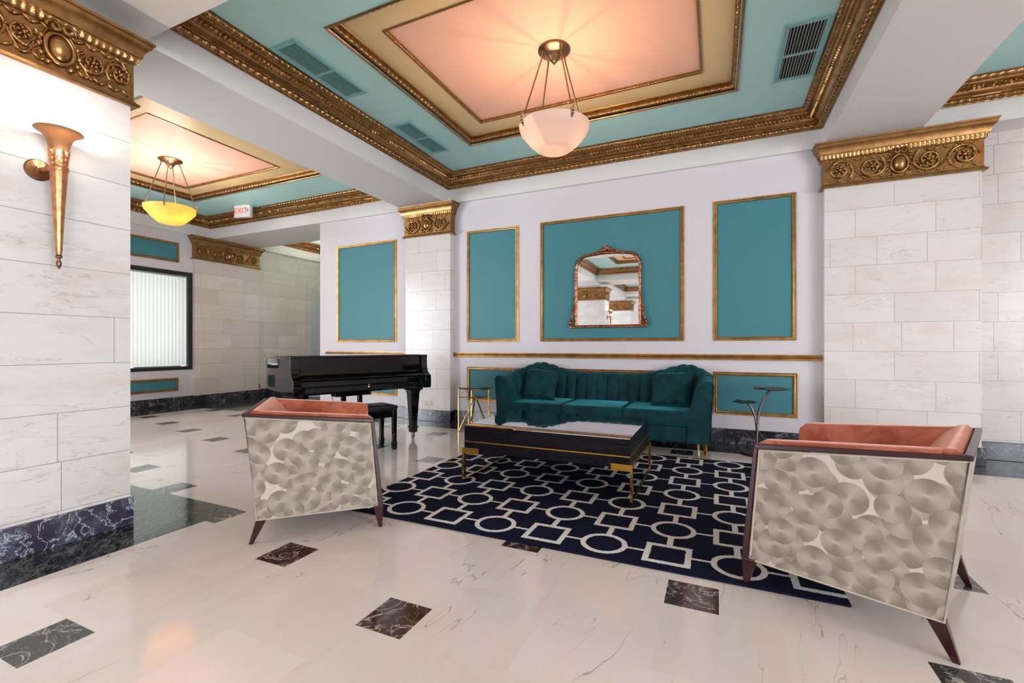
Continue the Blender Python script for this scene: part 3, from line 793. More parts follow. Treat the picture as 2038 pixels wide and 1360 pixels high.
# ------------------------------------------------------------------ pendants
def pendant(label, x, y, glass, lamp_col, power, bulb):
    t = thing('pendant_light', label, 'pendant light', (x, y, 2.75), 0, 'bowl pendant lights')
    zt = 3.62 - 2.75
    m = MB(); m.lathe([(.0, zt), (.135, zt), (.137, zt - .012), (.125, zt - .022), (.085, zt - .034), (.062, zt - .046), (.045, zt - .075), (.022, zt - .105), (.010, zt - .112), (.012, zt - .12), (.004, zt - .13), (0, zt - .132)], n=36)
    m.build('canopy', BRONZE, t, smooth=35)
    m = MB(); out = [(.0, .0), (.10, .002), (.130, .008), (.150, .020), (.205, .068), (.250, .118), (.272, .146), (.282, .156), (.292, .185), (.300, .215)]
    inn = [(r - .006, z + .005) for r, z in out[::-1]]; inn[-1] = (0, .006)
    flut = lambda a, i: .006 * math.cos(a * 18) if 3 <= i <= 5 or 14 <= i <= 16 else 0
    m.lathe(out + inn, n=72, mod=flut); m.build('bowl', glass, t, smooth=50)
    for k in range(4):
        a = R(48) + k * math.pi / 2; ca, sa = math.cos(a), math.sin(a)
        r = MB(); r.tube([(.105 * ca, .105 * sa, zt - .035), (.108 * ca, .108 * sa, zt - .075)], .007, 8)
        r.tube([(.108 * ca, .108 * sa, zt - .07), (.283 * ca, .283 * sa, .262)], .0065, 8)
        ro_ = r.build('rod', BRONZE, t, smooth=True)
        h = MB(); h.tube([(.291 * ca + .019 * ca * math.cos(b_), .291 * sa + .019 * sa * math.cos(b_), .240 + .024 * math.sin(b_)) for b_ in np.linspace(0, 2 * math.pi, 17)[:-1]], .0055, 6, True)
        h.ell((.300 * ca, .300 * sa, .205), (.016, .016, .02), 8, 6)
        h.ell((.290 * ca, .290 * sa, .180), (.012, .012, .014), 8, 6)
        h.build('hook', NICKEL, ro_, smooth=True)
    for k in range(2):
        a = R(10) + k * math.pi; px, py = .13 * math.cos(a), .13 * math.sin(a)
        m = MB(); m.ell((px, py, .085), (.026, .026, .034), 12, 8); m.tube([(px, py, .035), (px, py, .055)], .013, 8)
        m.build('bulb', bulb, t, smooth=True)
        l = bpy.data.lights.new('pendant_lamp', 'POINT'); l.energy = power / 2; l.color = lamp_col; l.shadow_soft_size = .03
        lo = bpy.data.objects.new('pendant_lamp', l); COL.objects.link(lo); lo.location = (x + px, y + py, 2.75 + .13)
    return t
WARM = (1.0, .70, .43)
pendant('frosted glass bowl pendant on four rods above the rug', -1.265, 3.68, BOWLW, WARM, 21, BULB)
pendant('amber glass bowl pendant on four rods in the left bay', -6.76, 3.72, BOWLA, (1.0, .95, .88), 30, BULBC)
pendant('unseen glass bowl pendant added to light the bay over the viewer', -1.265, -1.17, BOWLW, (1.0, .84, .68), 22, BULBC)  # out of view, added as extra light overhead
pendant('unseen glass bowl pendant added to light the right bay beyond the white beam', 4.03, 3.68, BOWLW, (1.0, .84, .68), 22, BULBC)  # out of view, added to brighten the ceiling on this side
pendant('glass bowl pendant in the far passage behind the piano wall', -7.6, 7.8, BOWLW, (1.0, .82, .66), 60, BULBC)

# ------------------------------------------------------------------ torch sconce
def sconce(label, x, y, group):
    t = thing('wall_sconce', label, 'wall sconce', (x, y, 0), 0, group)
    cx = .12
    m = MB(); n = 28
    rows = [[(o, -.04 + r * math.cos(2 * math.pi * k / n), 2.035 + r * 1.0 * math.sin(2 * math.pi * k / n)) for k in range(n)] for o, r in ((0, .056), (.008, .056), (.014, .050), (.016, .0005))]
    m.grid(rows, False, True); pl = m.build('backplate', BRONZE, t, smooth=40)
    m = MB(); m.ell((.018, -.055, 2.045), (.005, .007, .007), 10, 6); m.build('screw', NICKEL, pl, smooth=True)
    m = MB(); m.tube([(.012, -.035, 2.035), (.06, -.02, 2.04), (cx, 0, 2.045)], .011, 8); m.build('bracket_arm', TORCH, t, smooth=True)
    m = MB(); ridge = lambda a, i: .10 * abs(math.cos(a * 4)) if 2 < i < 9 else 0
    m.lathe([(0, 1.578), (.012, 1.58), (.014, 1.60), (.0135, 1.602), (.018, 1.72), (.024, 1.84), (.030, 1.95), (.034, 2.02), (.034, 2.025), (.030, 2.03), (0, 2.03)], (cx, 0, 0), 48, ridge)
    m.build('torch_stem', TORCH, t, smooth=60)
    m = MB(); m.lathe([(0, 1.505), (.004, 1.508), (.011, 1.525), (.012, 1.54), (.006, 1.556), (.008, 1.562), (.015, 1.566), (.015, 1.572), (.010, 1.576), (.015, 1.58), (0, 1.584)], (cx, 0, 0), 20); m.build('finial', BRONZE, t, smooth=60)
    m = MB(); m.lathe([(.0, 2.02), (.037, 2.022), (.041, 2.034), (.039, 2.048), (.035, 2.052), (0, 2.052)], (cx, 0, 0), 28); m.build('collar', TORCH, t, smooth=50)
    m = MB()
    for k in range(9):
        a = 2 * math.pi * k / 9; rows = []
        for i in range(9):
            s = i / 8; wv = (.016 * (1 - s ** 1.6) + .0008) * (1 + .35 * math.cos(i * math.pi)); r = .035 + .010 * s + .006 * s * s
            z = 2.045 + .098 * s
            rows.append([(cx + r * math.cos(a + d * wv / r), r * math.sin(a + d * wv / r), z) for d in (-1, 0, 1)])
        m.grid(rows)
    m.build('acanthus_leaves', TORCH, t)
    m = MB(); m.lathe([(.034, 2.128), (.042, 2.150), (.049, 2.180), (.062, 2.205), (.082, 2.222), (.098, 2.231), (.0985, 2.235), (.096, 2.237), (.080, 2.228), (.059, 2.210), (.046, 2.182), (.039, 2.152), (.031, 2.130)], (cx, 0, 0), 40)
    m.build('glass_shade', SCGLASS, t, smooth=60)
    m = MB(); m.ell((cx, 0, 2.115), (.016, .016, .035), 12, 8); m.build('bulb', BULBC, t, smooth=True)
    for zl, dx, en in ((2.235, .02, 5.0), (2.112, .022, 3.0)):
        l = bpy.data.lights.new('sconce_lamp', 'POINT'); l.energy = en; l.color = (1.0, .84, .66); l.shadow_soft_size = .03
        o = bpy.data.objects.new('sconce_lamp', l); COL.objects.link(o); o.location = (x + cx + dx, y, zl)
sconce('copper torch sconce with amber glass on the near column', -3.30, 1.21, 'torch sconces')
sconce('torch sconce on the second column, seen only in the mirror', -3.30, -3.65, 'torch sconces')

# ------------------------------------------------------------------ exit sign
t = thing('exit_sign', 'white exit sign with red letters hanging at the left bay cornice', 'exit sign', (-7.44, 5.24, 3.42), R(14))
m = MB(); m.box(-.155, .155, -.035, .035, -.115, .095); m.build('housing', SIGN, t, bevel=.012)
m = MB(); m.box(-.07, .07, -.02, .02, .095, .102); m.build('ceiling_mount', SIGN, t)
text('EXIT', 'exit_letters', RED, t, .13, (-.025, -.0365, -.01), (R(90), 0, 0))
m = MB(); m.prism([(.098, -.035), (.098, .045), (.135, .005)], 1, -.038, -.034); m.build('arrow', GREY, t)

# ------------------------------------------------------------------ outlet
t = thing('wall_outlet', 'ivory outlet plate low on the narrow pilaster', 'outlet', (-3.843, 5.55, .252))
m = MB(); m.box(-.066, .066, -.008, 0, -.034, .034); m.build('cover_plate', IVORY, t, bevel=.003)
for s in (-.028, .028):
    m = MB(); m.box(s - .018, s + .018, -.0105, -.008, -.016, .016); m.build('socket', IVORY, t, bevel=.002)
# ------------------------------------------------------------------ rug
m = MB(); m.rbox(-2.325, .515, 2.318, 4.725, 0.0, .014, .006, 2)
tag(m.build('rug', RUG, smooth=True), 'navy rug with cream circle and square lattice under the coffee table', 'rug')

# ------------------------------------------------------------------ sofa
t = thing('sofa', 'dark teal velvet channel-back sofa with two humps and gold feet', 'sofa', (-1.19, 5.165, 0))
SX, SYF, SYB = 1.145, -.42, .40
def top_z(x):
    a = abs(x) / SX
    hump = math.exp(-((a - .79) / .29) ** 2)
    return .764 + .124 * hump
def shell_path(n):
    # plan path from left front round the back to right front (outer line)
    rc = .30
    pts = []
    L1 = (SYB - rc) - SYF; La = rc * math.pi / 2; L2 = 2 * (SX - rc)
    tot = 2 * L1 + 2 * La + L2
    for i in range(n + 1):
        s = tot * i / n
        if s <= L1: p = (-SX, SYF + s); nrm = (-1, 0)
        elif s <= L1 + La:
            a = math.pi - (s - L1) / rc; p = (-SX + rc + rc * math.cos(a), SYB - rc + rc * math.sin(a)); nrm = (math.cos(a), math.sin(a))
        elif s <= L1 + La + L2: p = (-SX + rc + (s - L1 - La), SYB); nrm = (0, 1)
        elif s <= L1 + 2 * La + L2:
            a = math.pi / 2 - (s - L1 - La - L2) / rc; p = (SX - rc + rc * math.cos(a), SYB - rc + rc * math.sin(a)); nrm = (math.cos(a), math.sin(a))
        else: p = (SX, SYB - rc - (s - L1 - 2 * La - L2)); nrm = (1, 0)
        pts.append((s, p, nrm))
    return pts, tot, L1, La
pts, tot, L1, La = shell_path(420)
def shell_rows(off_in, pleat):
    rows = []
    for s, (px, py), (nx, ny) in pts:
        e = min(s, tot - s)
        arm = 1 - min(1, max(0, (e - .10) / (L1 + La * .8)))
        arm = arm * arm * (3 - 2 * arm)
        xt = px if e > L1 else math.copysign(SX * .93, px)
        tz = top_z(xt) * (1 - arm) + .745 * arm
        th = .20 * (1 - arm) + .165 * arm                   # thickness
        ph = (s - tot / 2) / .128
        pl = abs(math.sin(math.pi * ph)) ** .6
        rows.append((px, py, nx, ny, tz, th, pl, arm, e))
    return rows
sr = shell_rows(0, True)
inner, outer = [], []
for (px, py, nx, ny, tz, th, pl, arm, e) in sr:
    flare = .035
    ri_ = []
    for k in range(13):                                      # inside face, seat level to top roll
        q = k / 12; z = .30 + (tz - .045 - .30) * q
        d = th + .055 * (1 - q) ** 1.3 - .05 * q ** 3 + (.034 * pl - .024) * (1 if e > .10 else .0)
        ri_.append((px - nx * d, py - ny * d, z))
    for k in range(1, 9):                                    # roll over the top, channels carried over
        a = math.pi * k / 9; rr = (th - .05) / 2
        cx_ = px - nx * (rr - flare * .6); cy_ = py - ny * (rr - flare * .6)
        zz = tz - .045 + (.045 + .016 * pl - .010) * math.sin(a)
        ri_.append((cx_ - nx * rr * math.cos(a), cy_ - ny * rr * math.cos(a), zz))
    inner.append(ri_)
    ro_ = [ri_[-1]]
    for k in range(1, 9):
        q = k / 8; z = (tz - .045) * (1 - q) + .145 * q
        d = -flare * (1 - q) ** 1.6 * .7 + .012 * math.sin(math.pi * q)
        ro_.append((px - nx * d, py - ny * d, z))
    outer.append(ro_)
m = MB(); m.grid(inner); m.grid(outer)
for idx in (0, -1):                                          # front faces of the arms
    ring = inner[idx] + outer[idx][1:]
    base_in = (inner[idx][0][0], inner[idx][0][1], .145)
    m.add(ring + [base_in], [tuple(range(len(ring) + 1))])
m.build('channelled_back', VTEAL, t, smooth=50)
for idx in (0, -1):                                          # piped outline on the arm fronts
    m = MB()
    ring = [(p[0], p[1] - .003, p[2]) for p in inner[idx] + outer[idx][1:]]
    m.tube(ring, .006, 6)
    m.build('arm_piping', VTEAL, t, smooth=True)
m = MB(); m.rbox(-SX + .01, SX - .01, SYF + .012, SYB - .03, .145, .305, .018, 3); m.build('base', VTEAL, t, smooth=True)
for a, c in ((-1.005, -.368), (-.366, .297), (.299, .968)):
    m = MB(); m.rbox(a, c, SYF - .005, SYB - .20, .300, .452, .030, 4)
    v2 = []
    for (x, y, z) in m.v:                                    # crowned top
        if z > .40: z += .018 * (1 - ((x - (a + c) / 2) / ((c - a) / 2)) ** 2)
        v2.append((x, y, z))
    m.v = v2; cu = m.build('seat_cushion', VTEAL, t, smooth=True)
    w_ = MB(); zz = .437
    w_.tube([(a + .012, SYF - .004, zz), (c - .012, SYF - .004, zz)], .005, 6); w_.tube([(a + .012, SYF - .004, .315), (c - .012, SYF - .004, .315)], .005, 6)
    w_.build('welt', VTEAL, cu, smooth=True)
for x, y in ((-1.07, SYF + .06), (1.085, SYF + .06), (-1.0, SYB - .10), (1.0, SYB - .10)):
    m = MB(); m.lathe([(0, .0), (.012, 0), (.013, .004), (.023, .14), (.023, .147), (0, .147)], (x, y, 0), 20); m.build('foot', BRASS, t, smooth=40)

def pillow(label, loc, rot, s=.42):
    m = MB(); n = 22; rows = []
    for side in (1, -1):
        rows = []
        for i in range(n + 1):
            row = []
            for j in range(n + 1):
                u, v = i / n * 2 - 1, j / n * 2 - 1
                pin = 1 - .07 * (1 - abs(u) ** 2) * abs(v) ** 6 - 0.0; pin2 = 1 - .07 * (1 - abs(v) ** 2) * abs(u) ** 6
                h = .075 * ((1 - u ** 4) * (1 - v ** 4)) ** .55 + .004 * math.sin(7 * u + 3 * v) * (1 - u * u) * (1 - v * v)
                row.append((u * s / 2 * pin2, side * h, v * s / 2 * pin))
            rows.append(row)
        m.grid(rows)
    o = thing('throw_pillow', label, 'pillow', loc, 0, 'teal velvet pillows on the sofa'); o.rotation_euler = rot
    m.build('pillow_cover', VTEAL, o, smooth=True)
    w_ = MB(); ring = []
    for k in range(80):
        q = k / 80 * 4; sd = int(q); f_ = (q - sd) * 2 - 1
        u, v = [(f_, -1), (1, f_), (-f_, 1), (-1, -f_)][sd]
        ring.append((u * s / 2 * (1 - .07 * (1 - v * v) * 0 - (.07 * (1 - abs(v) ** 2) * abs(u) ** 6)), 0, v * s / 2 * (1 - .07 * (1 - abs(u) ** 2) * abs(v) ** 6)))
    w_.tube(ring, .005, 6, True); w_.build('piping', VTEAL, o, smooth=True)
pillow('square teal velvet pillow at the left end of the sofa', (-1.935, 5.13, .634), (R(-32), R(5), R(8)), .40)
pillow('square teal velvet pillow at the right end of the sofa', (-.44, 5.13, .634), (R(-32), R(-4), R(-12)), .40)

# ------------------------------------------------------------------ coffee table
t = thing('coffee_table', 'black coffee table with mirror top and brass frame legs', 'coffee table', (-1.19, 3.155, .014))
HX, DY = .65, .93; Z = -.014
m = MB(); m.box(-HX, HX, 0, DY, .258 + Z, .458 + Z); m.build('body', WAVED, t, bevel=.002)
m = MB(); m.box(-HX, HX, 0, DY, .458 + Z, .464 + Z); m.build('mirror_top', TABLETOP, t)
m = MB(); m.box(-HX - .002, HX + .002, -.003, DY + .003, .334 + Z, .342 + Z); m.build('brass_inlay', BRUSHED, t)
for sg in (-1, 1):
    x0, x1 = sorted((sg * HX, sg * (HX + .018)))
    m = MB(); m.box(x0, x1, -.006, .026, 0, .285 + Z); m.box(x0, x1, DY - .026, DY + .006, 0, .285 + Z); m.box(x0, x1, .026, DY - .026, 0, .024); m.box(x0, x1, .026, DY - .026, .262 + Z, .285 + Z)
    fr = m.build('leg_frame', BRASS, t, bevel=.001)
    for yy0, yy1 in ((-.008, -.002), (DY + .002, DY + .008)):
        a, c = sorted((sg * (HX + .018), sg * (HX - .13)))
        m = MB(); m.box(a, c, yy0, yy1, .240 + Z, .286 + Z); m.build('bracket_plate', BRUSHED, t, bevel=.001)

# ------------------------------------------------------------------ armchairs (local x towards the front, y across)
def armchair(label, loc, rz, lz=0.0):
    t = thing('armchair', label, 'armchair', loc, rz, 'coral velvet armchairs with fan-disc fabric')
    W = .386
    topz = lambda u: .722 - .0905 * (u + .046) / .684 * .72
    poly = [(.020, .130), (.672, .130), (.628, topz(.628) - .022), (-.040, topz(-.04) - .012)]
    for sg in (-1, 1):
        y0, y1 = sorted((sg * W, sg * (W - .022)))
        m = MB(); m.prism(poly, 1, y0, y1); pn = m.build('side_panel', DISC, t, bevel=.006)
        m = MB(); yy = sg * (W + .001)
        q = [(.022, yy, .132), (.640, yy, .132), (.660, yy, .150), (.622, yy, topz(.62) - .028), (-.038, yy, topz(-.04) - .018)]
        m.tube(q, .0042, 6, True); m.build('piping', PIPING, pn, smooth=True)
        # velvet arm inside the panel
        y0, y1 = sorted((sg * (W - .020), sg * (W - .125)))
        rows = []
        for u in np.linspace(.03, .646, 22):
            ts = topz(u) + .014; e = min(1, (.646 - u) / .035); ts -= .02 * (1 - e) ** 2
            ya, yb = sg * (W - .006), sg * (W - .120)
            rows.append([(u, ya, .16), (u, ya, ts - .02), (u, ya - sg * .008, ts - .006), (u, ya - sg * .03, ts), (u, ya - sg * .08, ts), (u, yb + sg * .012, ts - .006), (u, yb, ts - .025), (u, yb, .16)])
        m = MB(); m.grid(rows, False, True, True); m.build('arm', VCORAL, t, smooth=50)
        # wood front post running into the leg
        y0, y1 = sorted((sg * W, sg * (W - .040)))
        zt = topz(.638) + .0
        ys = (sg * (W + .003), sg * (W - .045)); ys2 = (sg * (W - .004), sg * (W - .026))
        m = MB()
        a, c = sorted(ys); a2, c2 = sorted(ys2)
        m.hexa([(.672, a, .128), (.700, a, .128), (.700, c, .128), (.672, c, .128)], [(.628, a, zt), (.645, a, zt), (.645, c, zt), (.628, c, zt)])
        m.hexa([(.674, a2, lz), (.694, a2, lz), (.694, c2, lz), (.674, c2, lz)], [(.640, a, .130), (.700, a, .130), (.700, c, .130), (.640, c, .130)])
        m.build('front_leg', MAHOG, t, bevel=.003)
        m = MB()
        m.hexa([(-.018, a2, 0), (.003, a2, 0), (.003, c2, 0), (-.018, c2, 0)], [(.018, a, .131), (.072, a, .131), (.072, c, .131), (.018, c, .131)])
        m.build('rear_leg', MAHOG, t, bevel=.002)
        # wood top rail along the arm
        m = MB(); a, c = sorted((sg * (W + .004), sg * (W - .016)))
        m.hexa([(-.046, a, topz(-.046) - .014), (.645, a, topz(.645) - .020), (.645, c, topz(.645) - .020), (-.046, c, topz(-.046) - .014)],
               [(-.046, a, topz(-.046) + .004), (.645, a, topz(.645) + .003), (.645, c, topz(.645) + .003), (-.046, c, topz(-.046) + .004)])
        m.build('top_rail', MAHOG, t, bevel=.004)
    m = MB(); m.hexa([(.020, -W + .001, .130), (.044, -W + .001, .130), (.044, W - .001, .130), (.020, W - .001, .130)], [(-.042, -W + .001, .706), (-.018, -W + .001, .706), (-.018, W - .001, .706), (-.042, W - .001, .706)])
    m.build('back_panel', DISC, t, bevel=.006)
    m = MB(); m.hexa([(-.050, -W - .004, .706), (-.026, -W - .004, .706), (-.026, W + .004, .706), (-.050, W + .004, .706)], [(-.050, -W - .004, .727), (-.026, -W - .004, .727), (-.026, W + .004, .727), (-.050, W + .004, .727)])
    m.build('back_rail', MAHOG, t, bevel=.005)
    rows = []                                                # rolled velvet back
    prof = [(.046, .16), (-.014, .66), (-.022, .722), (-.004, .738), (.022, .736), (.060, .712), (.105, .655), (.140, .580), (.158, .50), (.160, .42), (.150, .16)]
    for y in np.linspace(-W + .03, W - .03, 9): rows.append([(u, y, z) for u, z in prof])
    m = MB(); m.grid(rows, False, True, True); m.build('back_cushion', VCORAL, t, smooth=60)
    m = MB(); m.rbox(.10, .660, -W + .118, W - .118, .27, .43, .035, 4); m.build('seat_cushion', VCORAL, t, smooth=True)
    m = MB(); m.box(.04, .655, -W + .02, W - .02, .131, .275); m.build('seat_base', DISC, t)
    return t
# right chair: near side line from rear leg (0.758,2.07) towards front leg (0.126,2.341)
def place_chair(label, rear, ang, side, lz=0.0):
    ca, sa = math.cos(ang), math.sin(ang)
    # rear near foot at local (-.008, side*.36)
    lx, ly = -.008, side * .371
    return armchair(label, (rear[0] - (lx * ca - ly * sa), rear[1] - (lx * sa + ly * ca), 0), ang, lz)
place_chair('armchair at right, its back to the right edge, beside the rug corner', (.758, 2.07), R(156.77), 1, .0142)
place_chair('armchair at left in front of the piano bench', (-2.355, 1.703), R(44.9), -1)

# ------------------------------------------------------------------ grand piano
t = thing('grand_piano', 'black grand piano with closed lid and fallboard', 'piano', (-3.41, 3.78, 0), R(68.6)); t.scale = (1.02, 1.0, .989)
def piano_outline(off=0.0):
    base = [(-.745, .02), (-.745, .55)]
    curve = [(-.70, .95), (-.62, 1.18), (-.44, 1.36), (-.24, 1.38), (-.05, 1.24), (.10, 1.03), (.26, .86), (.50, .74), (.66, .62), (.735, .46)]
    pts = base + curve + [(.745, .30), (.745, .02)]
    if off:
        cx = -.1; cy = .6
        pts = [(x + math.copysign(off, x - cx) * min(1, abs(x - cx) / .3), y + math.copysign(off, y - cy) * min(1, abs(y - cy) / .3)) for x, y in pts]
    return pts
def smooth_poly(p, it=2):
    for _ in range(it):
        q = []
        n = len(p)
        for i in range(n):
            a, b_ = Vector(p[i]), Vector(p[(i + 1) % n])
            if i in (n - 1,) : q.append(p[i]); continue
            q.append(tuple(a * .75 + b_ * .25)); q.append(tuple(a * .25 + b_ * .75))
        q[0] = p[0]; p = q
    return p
m = MB(); m.prism(smooth_poly(piano_outline()[:]), 2, .64, .975); m.build('case', LACQUER, t, smooth=30)
m = MB(); m.prism(smooth_poly(piano_outline(.014)), 2, .985, 1.003); m.build('lid', LACQUER, t, smooth=30, bevel=.003)
m = MB(); m.box(-.755, .755, -.002, .30, .985, 1.003); m.build('front_lid_flap', LACQUER, t, bevel=.004)
m = MB(); pr = [(.03, .985), (.03, .86), (.024, .838), (.008, .815), (-.02, .795), (-.05, .778), (-.058, .768), (-.050, .762), (.04, .762), (.06, .985)]
m.prism(pr, 0, -.675, .675); m.build('fallboard', LACQUER, t, smooth=35)
m = MB(); pr = [(-.045, .762), (-.062, .755), (-.064, .705), (-.058, .698), (-.066, .690), (-.066, .640), (-.050, .622), (.35, .612), (.35, .762)]
m.prism(pr, 0, -.70, .70); m.build('key_slip', LACQUER, t, smooth=25)
for sg in (-1, 1):
    a, c = sorted((sg * .675, sg * .752))
    m = MB(); pr = [(.05, .985), (-.002, .985), (-.004, .90), (-.010, .85), (-.030, .80), (-.066, .775), (-.085, .765), (-.088, .66), (-.080, .618), (.10, .612), (.10, .985)]
    m.prism(pr, 0, a, c); m.build('arm_cheek', LACQUER, t, smooth=25, bevel=.004)
    a, c = sorted((sg * .60, sg * .655))
m = MB(); m.rbox(-.012, .012, -.070, -.060, .655, .685, .004, 2); m.ell((0, -.066, .694), (.008, .004, .008), 8, 6); m.build('lock', BRASS, t, smooth=True)
m = MB(); m.ell((.01, .028, .945), (.006, .004, .006), 8, 6); m.build('fallboard_knob', BRASS, t, smooth=True)
for x, y in ((.645, .13), (-.645, .13), (-.33, 1.15)):
    m = MB()
    def sqr(h): return [(x - h, y - h, 0), (x + h, y - h, 0), (x + h, y + h, 0), (x - h, y + h, 0)]
    lv = [(.078, .62), (.078, .585), (.062, .572), (.055, .545), (.034, .155), (.046, .150), (.046, .132), (.040, .128), (.034, .078), (.036, .074)]
    rows = [[(px, py, z) for px, py, _ in sqr(h)] for h, z in lv]
    m.grid(rows, False, True, True); lg = m.build('leg', LACQUER, t, bevel=.003)
    m = MB(); m.rbox(x - .016, x + .016, y - .02, y + .02, .045, .078, .004, 2)
    rows = [[(x + o, y + .024 * math.cos(a), .025 + .024 * math.sin(a)) for a in np.linspace(0, 2 * math.pi, 19)[:-1]] for o in (-.010, .010)]
    m.grid(rows, False, True, True); m.build('caster', NICKEL, lg, smooth=35)
m = MB(); m.prism([(.545, .70), (.625, .70), (.62, .77), (.55, .77)], 0, .0, .0001) if False else None
m = MB(); m.hexa([(.60, -.072, .60), (.65, -.072, .60), (.65, -.060, .60), (.60, -.060, .60)], [(.588, -.094, .775), (.66, -.094, .775), (.66, -.060, .775), (.588, -.060, .775)])
m.build('leg_plate', LACQUER, t, bevel=.003)
m = MB(); m.box(-.27, .125, .13, .25, .565, .612); ly = m.build('lyre_block', LACQUER, t, bevel=.006)
for x in (-.16, .02):
    m = MB(); m.box(x - .022, x + .022, .17, .21, .14, .566); m.build('lyre_post', LACQUER, ly, bevel=.004)
m = MB(); m.box(-.21, .07, .13, .25, .09, .14); m.build('lyre_box', LACQUER, ly, bevel=.006)
for x in (-.14, -.07, .0):
    m = MB(); m.rbox(x - .012, x + .012, .05, .14, .10, .112, .005, 2); m.build('pedal', BRASS, ly, smooth=True)
m = MB(); m.tube([(-.30, .16, .61), (-.285, .15, .50), (-.275, .17, .30), (-.2, .20, .12)], .003, 6); m.build('lyre_cord', BLACKMETAL, ly)

# piano bench
t = thing('piano_bench', 'black lacquered bench with square legs in front of the piano', 'bench', (-3.12, 3.882, 0), R(66))
BW, BD = .76, .295       # local x runs back along the piano front, y towards the piano
m = MB(); m.rbox(-BW - .03, .03, -.03, BD + .03, .425, .468, .012, 3); m.build('seat_pad', plain('black_vinyl', srgb(20, 20, 22), .35), t, smooth=True)
m = MB()
for q in ((-BW - .015, .015, -.015, .005), (-BW - .015, .015, BD - .005, BD + .015), (-BW - .015, .005 - BW, 0, BD), (-.005, .015, 0, BD)): m.box(*q, .345, .425)
m.build('apron', LACQUER, t, bevel=.002)
for x in (0, -BW):
    for y in (0, BD):
        m = MB()
        rows = [[(x + sx * h, y + sy * h, z) for sx, sy in ((-1, -1), (1, -1), (1, 1), (-1, 1))] for h, z in ((.022, .425), (.022, .34), (.019, .085), (.024, .075), (.024, .06), (.020, 0))]
        m.grid(rows, False, True, True); m.build('leg', LACQUER, t, bevel=.002)
m = MB(); m.tube([(.018, BD * .45, .40), (.018, BD * .75, .40)], .006, 6); m.ell((.018, BD * .5, .365), (.004, .02, .008), 8, 6); m.build('side_handle', NICKEL, t, smooth=True)
# ------------------------------------------------------------------ round brass side table
t = thing('side_table', 'round side table with smoked glass top and brass bar legs', 'side table', (-2.83, 5.13, 0), R(24.3))
m = MB(); m.lathe([(0, .560), (.222, .560), (.226, .563), (.226, .571), (.222, .574), (0, .574)], n=56); m.build('glass_top', SMOKE, t, smooth=30)
m = MB(); m.tube([(.214 * math.cos(a), .214 * math.sin(a), .552) for a in np.linspace(0, 2 * math.pi, 49)[:-1]], .007, 6, True); m.build('top_ring', BRASS, t, smooth=True)
m = MB(); m.ell((0, 0, .435), (.020, .020, .022), 12, 8); m.build('hub', BRASS, t, smooth=True)
for k in range(5):
    a = math.pi + k * 2 * math.pi / 5; ca, sa = math.cos(a), math.sin(a)
    m = MB(); m.tube([(.214 * ca, .214 * sa, .006), (.214 * ca, .214 * sa, .552)], .0065, 6); lg = m.build('leg', BRASS, t, smooth=True)
    m = MB(); m.tube([(.214 * ca, .214 * sa, .435), (0, 0, .435)], .006, 6); m.tube([(.208 * ca, .208 * sa, .012), (.012 * ca, .012 * sa, .43)], .006, 6); m.tube([(.214 * ca, .214 * sa, .006), (.10 * ca, .10 * sa, .006)], .006, 6)
    m.build('strut', BRASS, t, smooth=True)

# ------------------------------------------------------------------ two-tier leaf table
t = thing('leaf_table', 'slim two-tier table with dark leaf discs on curved stems', 'side table', (.37, 5.20, 0))
m = MB(); m.lathe([(0, 0), (.155, 0), (.158, .004), (.158, .016), (.152, .022), (0, .022)], n=48); m.build('base', BLACKMETAL, t, smooth=30)
def bez(p0, p1, p2, p3, n=20):
    return [tuple(np.array(p0) * (1 - s) ** 3 + 3 * np.array(p1) * s * (1 - s) ** 2 + 3 * np.array(p2) * s * s * (1 - s) + np.array(p3) * s ** 3) for s in np.linspace(0, 1, n)]
m = MB(); m.tube(bez((.0, 0, .02), (-.004, 0, .25), (-.02, 0, .48), (.115, 0, .655), 26), [.0125] * 26, 10); m.build('tall_stem', STEEL, t, smooth=True)
m = MB(); m.tube(bez((-.003, 0, .22), (-.006, 0, .34), (-.03, 0, .46), (-.085, 0, .512), 18), [.010] * 18, 10); m.build('short_stem', STEEL, t, smooth=True)
def leafdisc(cx, z, r, seed):
    m = MB(); n = 60; rnd_ = random.Random(seed); ph = [rnd_.random() * 6.28 for _ in range(5)]
    def rr(a): return r * (1 + .035 * math.sin(3 * a + ph[0]) + .025 * math.sin(5 * a + ph[1]) + .012 * math.sin(11 * a + ph[2]))
    def zz(a, q): return z + q * q * (.004 * math.sin(4 * a + ph[3]) + .003 * math.sin(7 * a + ph[4]))
    rows = []
    for q, dz in ((.02, -.012), (.5, -.010), (.94, -.004), (1.0, .0), (.97, .006), (.5, .004), (.02, .003)):
        rows.append([(cx + q * rr(a) * math.cos(a), q * rr(a) * math.sin(a), zz(a, q) + dz) for a in np.linspace(0, 2 * math.pi, n + 1)[:-1]])
    m.grid(rows, False, True, True); return m
leafdisc(.118, .668, .160, 3).build('upper_leaf_top', BLACKMETAL, t, smooth=50)
leafdisc(-.118, .526, .104, 9).build('lower_leaf_top', BLACKMETAL, t, smooth=50)

